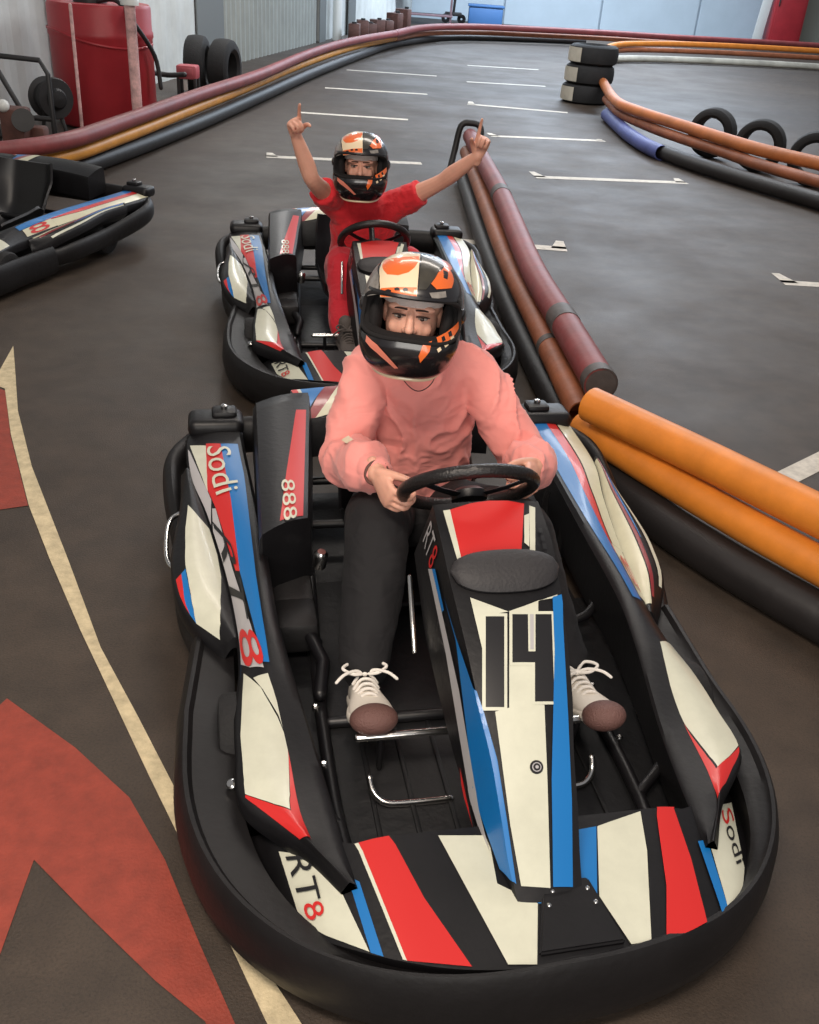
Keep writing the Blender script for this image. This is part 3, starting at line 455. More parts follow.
# ------------------------------------------------------------------ the racing kart (x: to the right seen from the front, y: to the rear, z: up; origin under the front bumper)
def build_kart():
    K = empty('racing_kart')
    SM = [M[s] for s in STICK]
    # front bumper ring
    bm = bmesh.new()
    def outer(a):          # a -1..1 around the front
        th = a*PI/2
        c, s = abs(math.sin(th)), math.cos(th)
        e = 2/2.3
        return V((math.copysign(.698*c**e, a) - .024, .60 - .665*s**e, 0))
    def inner(a):
        th = a*PI/2
        c, s = abs(math.sin(th)), math.cos(th)
        e = 2/2.4
        return V((math.copysign(.575*c**e, a), .56 - .592*s**e, 0))
    path = []
    for y in span(1.02, .66, 6): path.append((V((-.690-.032*min(1, (1.02-y)/.3), y, 0)), V((-.575, y, 0))))
    for a in span(-1, 1, 61): path.append((outer(a), inner(a)))
    for y in span(.66, 1.02, 6): path.append((V((.690-.016*min(1, (1.02-y)/.3), y, 0)), V((.575, y, 0))))
    rows = []
    for i, (o, n_) in enumerate(path):
        d = (n_ - o); w = d.length; d.normalize()
        Z = lambda z: V((0, 0, z))
        fr = max(0, 1 - abs(o.x)/.5)          # the lip stands a little higher over the nose
        zt = .188 + .03*fr
        rows.append([o + d*.030 + Z(.030), o + d*.008 + Z(.05), o + d*0 + Z(.095), o + d*.006 + Z(.15), o + d*.016 + Z(zt-.012), o + d*.026 + Z(zt), o + d*.036 + Z(zt), o + d*(.046) + Z(zt-.012),
                     o + d*(.05+(w-.05)*.5) + Z(zt-.018), o + d*w + Z(zt-.028), o + d*w + Z(.09), o + d*(w*.6) + Z(.035)])
    g = strip(bm, rows, closed_u=True)
    bm.faces.new(g[0]); bm.faces.new(g[-1])
    # moulded seam line along the ring
    tag(link('front_bumper', bm, M['rubber'], K))
    # rear bumper: the hoop round the back wheels
    bm = bmesh.new()
    pts = [(-.64,1.0,.12,.03,.05),(-.665,1.06,.12,.03,.05),(-.70,1.2,.13,.028,.055),(-.715,1.5,.145,.028,.055),(-.745,1.75,.18,.03,.06),(-.735,1.94,.21,.034,.06),(-.62,2.07,.22,.04,.07),(-.45,2.105,.235,.04,.07),(0,2.12,.235,.04,.07)]
    pts = pts + [(-p[0],)+p[1:] for p in pts[-2::-1]]
    tube(bm, resample(pts, 5), n=16, up=(0,0,1))
    tag(link('rear_bumper', bm, M['rubber'], K))
    for sx in (-1, 1):
        bm = bmesh.new()
        box(bm, (sx*.60, 2.06, .30), (.19, .13, .07), .028, seg=4); box(bm, (sx*.57, 2.065, .340), (.085, .07, .03), .012)
        link('corner_block', bm, M['black'], K)
        if sx > 0: continue
        bm = bmesh.new(); tube(bm, resample([(sx*.69,1.56,.245),(sx*.742,1.53,.235),(sx*.755,1.44,.22),(sx*.745,1.33,.205),(sx*.69,1.27,.205)], 6), .0075, n=10)
        link('side_hoop', bm, M['chrome'], K)
    # floor tray and tube frame
    bm = bmesh.new()
    box(bm, (0, .82, .045), (.74, 1.20, .014), .006); box(bm, (0, 1.54, .040), (.98, .90, .014), .006); box(bm, (0, .82, .040), (1.04, .90, .010), .004)
    for k in range(7): box(bm, (-.27+.09*k, .55, .054), (.012, .5, .008), .003)
    link('floor_tray', bm, M['tray'], K)
    bm = bmesh.new()
    for sx in (-1, 1):
        tube(bm, resample([(sx*.20,.12,.08),(sx*.34,.30,.07),(sx*.36,.8,.065),(sx*.33,1.4,.07),(sx*.31,2.0,.09)], 6), .016, n=10)
        tube(bm, resample([(sx*.36,.45,.07),(sx*.48,.55,.10),(sx*.53,.66,.125)], 4), .014, n=10)
        tube(bm, resample([(sx*.34,1.1,.07),(sx*.50,1.15,.10),(sx*.55,1.5,.12)], 4), .014, n=10)
    for y, z in ((.12,.08),(.78,.065),(1.62,.14),(2.0,.09)): tube(bm, [(-.34,y,z),(.34,y,z)], .015, n=10)
    link('chassis_frame', bm, M['frame'], K)
    # wheels
    for sx, y, r, w, x in ((-1,.70,.112,.085,.575),(1,.70,.112,.085,.575),(-1,1.60,.13,.15,.58),(1,1.60,.13,.15,.58)):
        wh = empty('wheel', (sx*x, y, r)); wh.parent = K
        h = w/2
        bm = bmesh.new(); lathe(bm, [(r*.55,-h*.9),(r*.72,-h),(r*.92,-h*.92),(r*.99,-h*.6),(r,0),(r*.99,h*.6),(r*.92,h*.92),(r*.72,h),(r*.55,h*.9)], (0,0,0), (1,0,0), 32)
        link('tyre', bm, M['tyre'], wh)
        bm = bmesh.new(); lathe(bm, [(.018,-h*.5),(r*.3,-h*.35),(r*.5,-h*.85),(r*.56,-h*.85),(r*.56,h*.85),(r*.5,h*.85),(r*.3,h*.35),(.018,h*.5)], (0,0,0), (1,0,0), 24, closed=False)
        link('rim', bm, M['alu'], wh)
    # seat bucket
    bm = bmesh.new()
    prof = [(1.18,.13),(1.30,.10),(1.45,.085),(1.60,.11),(1.69,.18),(1.74,.28),(1.78,.38),(1.80,.45)]
    rows = []; rows2 = []
    for i, p in enumerate(resample(prof, 5)):
        y, z = p; f = i/35
        w = .20 + .02*math.sin(f*PI); side = .10 + .10*math.sin(min(1, f*1.25)*PI)
        row = []; row2 = []
        ty, tz = (0, 1) if f < .5 else (-.9, .3)
        k = max(0, min(1, (f-.35)/.25)); ty, tz = -k, 1-k*.7
        for a in span(-1, 1, 19):
            lift = side*max(0, abs(a)-.45)**1.6*2.2
            row.append((a*w, y + ty*lift, z + tz*lift)); row2.append((a*(w+.008), y + ty*lift + .012*k, z + tz*lift - .012*(1-k)))
        rows.append(row); rows2.append(row2)
    loop = [r + q[::-1] for r, q in zip(rows, rows2)]
    g = strip(bm, loop, closed_u=True); bm.faces.new(g[0]); bm.faces.new(g[-1])
    link('seat', bm, M['seat'], K)
    # engine cover at the driver's right hand, engine below it
    bm = bmesh.new(); f = SURF['cover'][0]
    for s, t in ((0, 0),): pass
    top = []
    for t in span(0, 1, 14):
        row = [V(f(0, t)) + V((-.012, 0, -.20 - .03*t))]
        row += [V(f(0, t)) + V((-.008, 0, -.018))]
        row += [V(f(s, t)) for s in span(0, 1, 21)]
        row += [V(f(1, t)) + V((.008, 0, -.018)), V(f(1, t)) + V((.016, 0, -.20 - .03*t))]
        top.append(row)
    last = [p + V((0, .05, -.03)) for p in top[-1]]; last2 = [V((p.x, p.y + .09, min(p.z, .36))) for p in top[-1]]
    first = [p + V((0, -.012, -.05)) if 0 < i < 24 else p for i, p in enumerate(top[0])]
    g = strip(bm, [first] + top + [last, last2]); bm.faces.new(g[0])
    bm.normal_update()
    stickers(bm, 'cover', (.05, .1), V((0,0,1)))
    link('engine_cover', bm, SM, K)
    bm = bmesh.new()
    box(bm, (-.42, 1.50, .17), (.14, .26, .16), .015)
    for k in range(6): box(bm, (-.42, 1.39+.036*k, .17), (.165, .010, .15), .003)
    box(bm, (-.40, 1.32, .12), (.12, .30, .10), .02); box(bm, (-.40, 1.12, .12), (.12, .14, .10), .02)
    link('engine', bm, M['alu'], K)
    bm = bmesh.new(); tube(bm, [(-.37,1.08,.13),(-.34,.95,.12),(-.36,.85,.1)], .018, n=10); link('intake_pipe', bm, M['frame'], K)
    bm = bmesh.new(); lathe(bm, [(.012,0),(.02,.005),(.02,.05),(.012,.06)], (-.325,1.235,.235), (.1,-.2,1), 16, closed=False)
    link('spark_plug_cap', bm, M['chrome'], K)
    # rear cowl between the seat back and the rear bumper
    bm = bmesh.new(); f = SURF['cowl'][0]
    rows = [[V(f(s, 0)) + V((0, -.012, -.14)), V(f(s, 0)) + V((0, -.006, -.012))] + [V(f(s, t)) for t in span(0, 1, 13)] + [V(f(s, 1)) + V((0, .01, -.012)), V(f(s, 1)) + V((0, .02, -.16))] for s in span(-1, 1, 41)]
    g = strip(bm, rows); bm.faces.new(g[0]); bm.faces.new(g[-1])
    stickers(bm, 'cowl', (.05, .0834), V((0,0,1)))
    link('rear_cowl', bm, SM, K)
    # front panel with its stickers
    bm = bmesh.new(); f = SURF['front'][0]
    us = span(-.585, .585, 61)
    rows = [[V(f(u, 0)) + V((0, 0, -.05))] + [V(f(u, t)) for t in span(0, 1, 17)] + [V(f(u, 1)) + V((0, .006, -.06))] for u in us]
    strip(bm, rows)
    stickers(bm, 'front', (.0195, .0625), V((0,0,1)))
    link('front_panel', bm, SM, K)
    bm = bmesh.new()
    q = [f(-.045, .62), f(.075, .62), f(.135, .03), f(-.10, .03)]
    q = [f(x, t) for x, t in ((-.005,.55),(.085,.52),(.115,.06),(-.055,.06))]
    up_ = V((0,0,.004)); dn = V((0,0,-.01))
    a = [bm.verts.new(V(p)+up_+V((0,0,.006))) for p in q]; b = [bm.verts.new(V(p)+dn) for p in q]
    bm.faces.new(a)
    for k in range(4): bm.faces.new((a[k], a[(k+1)%4], b[(k+1)%4], b[k]))
    bmesh.ops.bevel(bm, geom=bm.edges[:], offset=.004, segments=2, affect='EDGES')
    pl = link('nose_plate', bm, M['black'], K)
    for x, t in ((.005,.45),(.075,.44),(-.01,.36),(.082,.34)):
        bm = bmesh.new(); c = V(f(x, t)); lathe(bm, [(.0045,0),(.0045,.004),(.002,.006)], c+V((0,0,.009)), (0,-.2,1), 10, closed=False)
        link('bolt', bm, M['chrome'], pl)
    # nose fairing, the long number cone between the pedals and the steering wheel
    bm = bmesh.new(); f = SURF['nose'][0]
    ss = [-2,-1.75,-1.5,-1.25,-1.0001,-.99] + span(-.9375, .9375, 31) + [.99,1.0001,1.25,1.5,1.75,2]
    rows = [[f(s, t) for s in ss] for t in span(.082, .86, 60)]
    g = strip(bm, rows)
    bm.faces.new(g[0]); bm.faces.new(g[-1])
    nout = lambda p: (V((p[0]-.006, -.5*(1 if abs(p[0]) < .2 else 1), .6)) if True else 0)
    def nose_out(p):
        w = tab(NOSE, min(max(p[1], .082), .86))[1]
        return V((1.6*(p[0]-.02)/w if abs(p[0]) > w*.93 else 0, -.5, .7))
    stickers(bm, 'nose', (.0625, .0133), nose_out, (2e-3, 1e-3))
    for r_ in ((.014, 'dark'), (.0095, 'grey'), (.0075, 'dark'), (.0035, 'grey')):      # round emblem
        c = (.01, .275); wz = tab(NOSE, c[1])[1]
        lay = .004 + .0006*(.014-r_[0])/.002
        decal(bm, f, [(c[0] + r_[0]/wz*math.cos(2*PI*k/20), c[1] + r_[0]*.78*math.sin(2*PI*k/20)) for k in range(20)], STICK.index(r_[1]), (.25, .04), lay, nose_out, (2e-3, 1e-3))
    for k in range(3):      # small dark marks on the white tag
        t = .770 - .022*k
        decal(bm, f, [(.79, t), (.86, t), (.86, t-.014), (.79, t-.014)], STICK.index('dark'), (.25, .04), .006, nose_out, (2e-3, 1e-3))
    text_decal(bm, f, 'RT', [(-1.55,.835),(-1.5,.775),(-1.12,.775),(-1.14,.835)], STICK.index('grey'), (.25,.04), .003, nose_out, (2e-3,1e-3))
    text_decal(bm, f, '8', [(-1.5,.768),(-1.48,.742),(-1.12,.742),(-1.12,.768)], STICK.index('red'), (.25,.04), .003, nose_out, (2e-3,1e-3))
    link('nose_fairing', bm, SM, K)
    bm = bmesh.new()   # dark pad across the fairing
    rows = []
    for a in span(-1, 1, 25):
        x = .024 + a*.125
        h = math.sqrt(max(0, 1 - abs(a)**2.6))
        yc = .665
        z0 = tab(NOSE, .66)[0]
        row = []
        for k in range(12):
            th = 2*PI*k/12
            row.append((x, yc - .004 + (.040*h + .004)*math.cos(th)*(1.35 if math.cos(th) < 0 else .9), z0 + .012 + (.022*h + .003)*math.sin(th) + .55*(.040*h)*math.cos(th)*.9))
        rows.append(row)
    g = strip(bm, rows, closed_u=True); bm.faces.new(g[0]); bm.faces.new(g[-1])
    link('fairing_pad', bm, M['pad'], K)
    # side pods and the wheel guards outside them
    for sx, nm in ((-1, 'L'), (1, 'R')):
        bm = bmesh.new(); f = SURF['pod'+nm][0]
        rows = []
        for Y in span(.17, 2.03, 94):
            l = tab(LIP, Y); c = tab(CREST, Y); o = tab(OUTER, Y)
            row = [V((sx*(l[0]+.03), Y, .07)), V((sx*(l[0]+.006), Y, l[1]-.03)), V((sx*l[0], Y, l[1]-.004)), V((sx*(l[0]+.006), Y, l[1]+.002)), V((sx*((l[0]+c[0])/2), Y, (l[1]+c[1])/2+.004))]
            row += [V(f(Y, u)) for u in span(0, 1, 17)]
            row += [V((sx*(o[0]+.008), Y, o[1]-.012)), V((sx*(o[0]+.004), Y, o[1]-.05)), V((sx*(o[0]-.05), Y, o[1]-.07))]
            rows.append(row)
        g = strip(bm, rows)
        bm.faces.new(g[0]); bm.faces.new(g[-1])
        stickers(bm, 'pod'+nm, (.03, .0625), V((0,0,1)))
        tag(link('side_pod', bm, SM, K))
        bm = bmesh.new(); f = SURF['guard'+nm][0]
        rows = []
        for Y in span(.94, 1.74, 44):
            row = [V(f(Y, u)) for u in span(0, 1, 17)]
            e = row[-1]
            row += [e + V((sx*.010, 0, -.012)), e + V((sx*.010, 0, -.05)), e + V((-sx*.02, 0, -.085))]
            rows.append(row)
        rows = [[V((p.x, p.y-.004, p.z-.03)) for p in rows[0]]] + rows
        strip(bm, rows)
        stickers(bm, 'guard'+nm, (.03, .0625), V((0,0,1)))
        link('wheel_guard', bm, SM, K)
        bm = bmesh.new(); lathe(bm, [(.010,0),(.012,.004),(.012,.02),(.008,.024)], (sx*.585,.50,.165), (sx*.5,-.4,1), 12, closed=False)
        link('bumper_bolt', bm, M['chrome'], K)
        bm = bmesh.new(); lathe(bm, [(.010,0),(.012,.004),(.012,.014),(.006,.018)], (sx*.57,2.065,.352), (0,0,1), 12, closed=False)
        link('corner_bolt', bm, M['chrome'], K)
        # pedals: a cross bar to press and a hooked foot rest below
        pd = empty('pedal', (sx*.2, .60, .10)); pd.parent = K
        bm = bmesh.new(); tube(bm, [(sx*.10,-.0,.08),(-sx*.12,0,.08)], .010, n=12)
        link('pedal_bar', bm, M['chrome'], pd)
        bm = bmesh.new(); tube(bm, [(sx*.04,.02,-.04),(sx*.045,.005,.08)], .008, n=10)
        link('pedal_arm', bm, M['frame'], pd)
        bm = bmesh.new(); tube(bm, resample([(sx*.275,.555,.095),(sx*.27,.53,.075),(sx*.245,.505,.063),(sx*.20,.50,.06),(sx*.09,.50,.06)], 5), .0085, n=10)
        link('foot_rest', bm, M['chrome'], K)
        for y in (.62, .82):
            bm = bmesh.new(); lathe(bm, [(.009,0),(.009,.012),(.005,.016)], (sx*.375, y, .075), (0,0,1), 10, closed=False)
            link('frame_bolt', bm, M['chrome'], K)
        bm = bmesh.new(); tube(bm, [(sx*.150,.84,.46),(sx*.158,.74,.40),(sx*.162,.68,.36)], .006, n=10)
        link('fairing_strut', bm, M['chrome'], K)
    # steering wheel
    sw = empty('steering_wheel', (.016, .985, .618)); sw.parent = K; sw.rotation_euler = (-math.radians(44), 0, 0)
    bm = bmesh.new(); r = .163
    tube(bm, [(r*math.cos(a), r*1*math.sin(a), 0) for a in [2*PI*k/48 for k in range(48)]], .0175, n=12, closed=True)
    link('rim', bm, M['grip'], sw)
    for a in (90, 210, 330):
        a = math.radians(a); bm = bmesh.new()
        tube(bm, [(.03*math.cos(a), .03*math.sin(a), -.02, .016, .005), (.10*math.cos(a), .10*math.sin(a), -.012, .013, .004), (.158*math.cos(a), .158*math.sin(a), 0, .013, .004)], n=10, up=(0,0,1))
        link('spoke', bm, M['frame'], sw)
    bm = bmesh.new(); lathe(bm, [(.03,-.035),(.045,-.03),(.045,-.01),(.03,0)], (0,0,0), (0,0,1), 20, closed=False)
    link('hub', bm, M['frame'], sw)
    bm = bmesh.new(); tube(bm, [(0,.975,.61),(0,.70,.36),(0,.45,.12)], .014, n=10)
    link('steering_column', bm, M['frame'], K)
    return K
kart = build_kart()
K1 = (0.345868, 1.115478, 0.224864); K2 = (-.108, 3.716, .189); K3 = (-3.04, 4.52, -.26)
def place(o, k): o.location = (k[0], k[1], 0); o.rotation_euler = (0, 0, k[2])
place(kart, K1)
tag(kart, 'nearest racing kart, number 14 on its nose, driven by the person in the pink sweatshirt', 'kart', 'red white and blue racing karts')
kart2 = dup(kart); place(kart2, K2)
tag(kart2, 'racing kart close behind the nearest one, driven by the person in red', 'kart', 'red white and blue racing karts')
for c in kart2.children:
    if c.name.startswith(('steering_wheel', 'nose_fairing', 'fairing_pad')): c.location.z -= .085; c.location.y -= .02
kart3 = dup(kart); place(kart3, K3)
tag(kart3, 'racing kart cut off by the left edge, in front of the pipe barrier', 'kart', 'red white and blue racing karts')
# ------------------------------------------------------------------ the hall
def asphalt():
    m = bpy.data.materials.new('asphalt'); m.use_nodes = True
    nt = m.node_tree; L = nt.links; b = nt.nodes['Principled BSDF']
    tc = nt.nodes.new('ShaderNodeTexCoord')
    def noise_(scale, det=6, rough=.6):
        n = nt.nodes.new('ShaderNodeTexNoise'); n.inputs['Scale'].default_value = scale; n.inputs['Detail'].default_value = det; n.inputs['Roughness'].default_value = rough
        L.new(tc.outputs['Object'], n.inputs['Vector']); return n
    def ramp(n, stops):
        r = nt.nodes.new('ShaderNodeValToRGB'); e = r.color_ramp.elements
        e[0].position, e[0].color = stops[0]; e[1].position, e[1].color = stops[1]
        for p, c in stops[2:]:
            k = e.new(p); k.color = c
        L.new(n.outputs['Fac'], r.inputs['Fac']); return r
    big = ramp(noise_(.55), [(.3, lin((54,44,36))), (.7, lin((68,57,47)))])
    mid = ramp(noise_(7), [(.35, (.75,.75,.75,1)), (.65, (1.1,1.1,1.1,1))])
    fine = ramp(noise_(150, 3, .7), [(.36, (.62,.62,.62,1)), (.5, (1,1,1,1)), (.70, (1.15,1.13,1.1,1)), (.80, (1.9,1.8,1.65,1))])
    def mul(a, c, f=1):
        x = nt.nodes.new('ShaderNodeMix'); x.data_type = 'RGBA'; x.blend_type = 'MULTIPLY'; x.inputs['Factor'].default_value = f
        L.new(a.outputs[2] if a.bl_idname == 'ShaderNodeMix' else a.outputs['Color'], x.inputs[6]); L.new(c.outputs['Color'], x.inputs[7]); return x
    x = mul(mul(big, mid), fine, .75)
    L.new(x.outputs[2], b.inputs['Base Color'])
    rr = ramp(noise_(1.2), [(.3, (.50,.5,.5,1)), (.7, (.68,.68,.68,1))]); L.new(rr.outputs['Color'], b.inputs['Roughness'])
    bp = nt.nodes.new('ShaderNodeBump'); bp.inputs['Strength'].default_value = .35; bp.inputs['Distance'].default_value = .004
    n = noise_(170, 3); L.new(n.outputs['Fac'], bp.inputs['Height']); L.new(bp.outputs['Normal'], b.inputs['Normal'])
    return m
M['asphalt'] = asphalt()
M['cream_paint'] = mat('worn cream floor paint', (196,180,146), .7, var=(22,.28), bump=(150,.2))
M['red_paint'] = mat('worn red floor paint', (138,55,40), .65, var=(16,.22), bump=(150,.2))
M['white_paint'] = mat('worn white floor paint', (205,198,186), .7, var=(18,.25))
bm = bmesh.new()
q = [bm.verts.new(p) for p in ((-14,-4,0),(20,-4,0),(20,42,0),(-14,42,0))]; bm.faces.new(q)
def paint(P, mi):
    tri = geometry.tessellate_polygon([[V((p[0], p[1], 0)) for p in P]])
    vs = [bm.verts.new((p[0], p[1], .002)) for p in P]
    for t in tri:
        try: f = bm.faces.new([vs[i] for i in t]); f.material_index = mi
        except ValueError: pass
for c, P in PAINT: paint(P, 1 if c == 'cream' else 2)
def bay(x0, y0, x1, y1, w=.11, tick0=0, tick1=0):
    a = V((x0, y0)); b = V((x1, y1)); d = (b-a).normalized(); n = V((-d.y, d.x))*w/2
    paint([a-n, b-n, b+n, a+n], 3)
    for p, k in ((a, tick0), (b, tick1)):
        if k:
            e = p + V((-d.y, d.x))*k; s = d*(.07 if p == a else -.07)
            paint([p, p+s*1.6, e+s*.8, e], 3)
bay(.95, 9.42, 2.45, 9.70, .12, .25, .2); bay(.60, 11.63, 1.95, 11.90, .11, .2, .1); bay(.37, 14.2, 1.75, 14.1, .12, .3)
bay(.40, 16.9, 1.7, 17.1, .11); bay(-1.61, 9.42, -.14, 9.66, .12, .2); bay(-1.69, 12.3, -.38, 12.38, .11); bay(-1.67, 14.78, -.2, 14.93, .11)
bay(-.1, 6.86, .98, 6.86, .12, 0, .22); bay(2.40, 6.42, 3.9, 6.5, .11, .22); bay(1.45, 3.42, 2.5, 4.38, .10)
bay(-1.6, 17.3, -.1, 17.4, .1); bay(.45, 19.6, 1.8, 19.8, .1)
bmesh.ops.recalc_face_normals(bm, faces=bm.faces[:])
fl = link('floor', bm, [M['asphalt'], M['cream_paint'], M['red_paint'], M['white_paint']], smooth=False)
tag(fl, kind='structure')

# walls
M['wall_white'] = mat('grey white sheet wall', (196,200,198), .6, var=(2.5,.12))
M['wall_door'] = mat('ribbed grey shutter', (150,154,150), .5, var=(3,.1))
M['pillar'] = mat('grey painted pillar', (108,112,112), .55)
M['wall_far'] = mat('pale blue grey panel', (176,190,200), .55, var=(1.2,.06))
M['wall_green'] = mat('pale olive grey wall', (150,155,146), .6)
WX = lambda y: -5 + 3*(y-6)/21
WD = V((3, 21, 0)).normalized(); WN = V((WD.y, -WD.x, 0))
def wall_pt(y, off=0, z=0): return V((WX(y), y, z)) + WN*off
def wall_run(bm, y0, y1, z0, z1, t=.12, pitch=0, depth=0, mi=0):
    """a slab along the left wall; pitch > 0 gives it upright ribs"""
    n = max(2, int((y1-y0)/(pitch/4))+1) if pitch else 2
    ys = span(y0, y1, n); fr = []
    for i, y in enumerate(ys):
        o = depth*(1 if (i % 4) in (1, 2) else 0) if pitch else 0
        fr.append(o)
    rows = [[wall_pt(y, -t, z0), wall_pt(y, o, z0), wall_pt(y, o, z1), wall_pt(y, -t, z1)] for y, o in zip(ys, fr)]
    g = strip(bm, rows, mi=mi, closed_u=True)
    for r in (g[0], g[-1]): f = bm.faces.new(r); f.material_index = mi
bm = bmesh.new(); wall_run(bm, -4, 15.4, 0, 4.5, .12, .5, .02); wall_run(bm, 22.3, 33.2, 0, 4.5, .12, .6, .02)
wall_run(bm, 15.4, 22.3, 2.9, 4.5, .12)
tag(link('wall_left', bm, M['wall_white'], smooth=False), kind='structure')
bm = bmesh.new(); wall_run(bm, 16.5, 22.0, 0, 2.9, .05, .22, .05)
tag(link('door_1', bm, M['wall_door'], smooth=False), kind='structure')
for k, (y0, y1, o) in enumerate(((15.4, 16.5, .04), (22.0, 22.5, .10), (24.6, 25.3, .08))):
    bm = bmesh.new(); wall_run(bm, y0, y1, 0, 4.5, -o+.0 if False else .02); 
    for v in bm.verts: v.co += WN*o
    tag(link('trim_%d' % (k+1), bm, M['pillar'], smooth=False), kind='structure')
bm = bmesh.new()
xs = [-3.2, 1.75, 4.75, 7.75, 10.9]
for a, b in zip(xs, xs[1:]): box(bm, ((a+b)/2, 33.5, 2.25), (b-a-.05, .1, 4.5), .015)
box(bm, (4, 33.6, 2.25), (15, .1, 4.5)); box(bm, (13.5, 33.45, 2.25), (5.2, .1, 4.5), mi=1)
tag(link('wall_back', bm, [M['wall_far'], M['wall_green']], smooth=False), kind='structure')

# ------------------------------------------------------------------ pipe barriers
M['pipe_orange'] = mat('orange plastic pipe', (214,128,46), .42, var=(6,.16), bump=(20,.1))
M['pipe_amber'] = mat('faded amber plastic pipe', (206,140,52), .45, var=(4,.2))
M['pipe_maroon'] = mat('dusty maroon plastic pipe', (126,56,56), .5, var=(5,.25), bump=(25,.15))
M['pipe_rust'] = mat('scuffed brown orange pipe', (142,82,52), .5, var=(6,.3), bump=(25,.2))
M['pipe_black'] = mat('black plastic pipe', (30,27,27), .5, var=(4,.3), bump=(18,.2))
M['pipe_blue'] = mat('blue painted pipe', (74,84,140), .5, var=(5,.25))
M['pipe_pale'] = mat('dusty grey pipe', (172,166,152), .55, var=(3,.25))
M['tape'] = mat('grey tape', (78,72,70), .55, var=(18,.3))
M['pipe_tan'] = mat('sun faded orange brown pipe', (178,104,54), .5, var=(4,.25), bump=(25,.15))
def pipe(key, r, m, label, z=None, sleeves=(), name='barrier_pipe', group=None, n=8, hollow=.1):
    P = [(p[0], p[1], (z if z is not None else p[2])) for p in PIPES[key]]
    base = V((P[0][0], P[0][1], 0))
    pts = resample([tuple(V(p)-base) + (r,) for p in P], n)
    bm = bmesh.new(); tube(bm, pts, n=20, up=(0,0,1), cap='flat', hollow=hollow)
    o = link(name, bm, m); o.location = base
    tag(o, label, 'barrier pipe', group)
    for t0, t1 in sleeves:
        a = pts[int(t0*(len(pts)-1))]; k = len(pts)-1
        def ptat(t):
            f = t*k; i = min(int(f), k-1); f -= i
            return [pts[i][j]*(1-f) + pts[i+1][j]*f for j in range(3)] + [r+.003]
        bm = bmesh.new(); tube(bm, [ptat(t0+(t1-t0)*j/5) for j in range(6)], n=20, up=(0,0,1), cap='flat')
        link('joint_sleeve', bm, M['tape'], o)
    return o
G = 'pipes of the track barriers'
pipe('centre_top', .068, M['pipe_maroon'], 'long maroon pipe on top of the middle barrier, with grey joint sleeves', .325, ((.38,.40),(.765,.80),(.97,1.0)), group=G)
pipe('centre_mid', .060, M['pipe_rust'], 'scuffed brown pipe running below the long maroon pipe of the middle barrier', .20, ((.66,.67),), group=G)
pipe('centre_base', .066, M['pipe_black'], 'black pipe on the floor beside the second kart under the brown one', .067, group=G)
pipe('near_top', .067, M['pipe_orange'], 'thick bright orange pipe, the top one right of the pink driver', .335, group=G)
pipe('near_mid', .061, M['pipe_orange'], 'bright orange pipe tucked under the thick top orange pipe', .206, group=G)
pipe('near_base', .075, M['pipe_black'], 'black pipe on the floor under the two bright orange pipes', .076, group=G)
pipe('left_top', .065, M['pipe_maroon'], 'long maroon top pipe along the left wall below the red tank', .335, group=G)
pipe('left_mid', .055, M['pipe_amber'], 'long amber middle pipe along the left wall', .21, group=G)
pipe('left_base', .075, M['pipe_black'], 'long dark bottom pipe on the floor along the left wall', .08, group=G)
pipe('far_top', .07, M['pipe_maroon'], 'maroon top pipe of the barrier in front of the far wall', .335, group=G)
pipe('far_mid', .06, M['pipe_rust'], 'brownish middle pipe of the barrier in front of the far wall', .205, group=G)
pipe('far_base', .07, M['pipe_black'], 'dark bottom pipe of the barrier in front of the far wall', .075, group=G)
pipe('isl_top', .062, M['pipe_tan'], 'brown orange top pipe of the right island, in front of three half hidden tyres', .32, group=G)
pipe('isl_mid', .055, M['pipe_rust'], 'brown middle pipe of the right hand island, under its top pipe', .20, group=G)
pipe('isl_base', .075, M['pipe_black'], 'black bottom pipe of the right hand island reaching the right edge', .08, group=G)
pipe('isl_blue', .078, M['pipe_blue'], 'blue bottom pipe at the bend of the right hand island', .08, group=G)
pipe('islf_top', .06, M['pipe_orange'], 'orange top pipe on the far side of the right hand island', .33, group=G)
pipe('islf_mid', .055, M['pipe_rust'], 'brown middle pipe on the far side of the right hand island', .21, group=G)
pipe('islf_base', .07, M['pipe_pale'], 'dusty pale bottom pipe on the far side of the right hand island', .08, group=G)
# black end strap round the far end of the middle barrier
bm = bmesh.new()
e = V(PIPES['centre_top'][0]); e2 = V(PIPES['centre_base'][0])
tube(bm, resample([(e.x-.17,e.y-.1,.0),(e.x-.13,e.y+.02,.2),(e.x-.09,e.y+.06,.40),(e.x+.0,e.y+.07,.43),(e.x+.09,e.y+.06,.40),(e.x+.10,e.y+.0,.26)], 5), .03, n=10)
o = link('barrier_strap', bm, M['pipe_black']); tag(o, 'black strap arching over the far end of the middle barrier', 'strap')

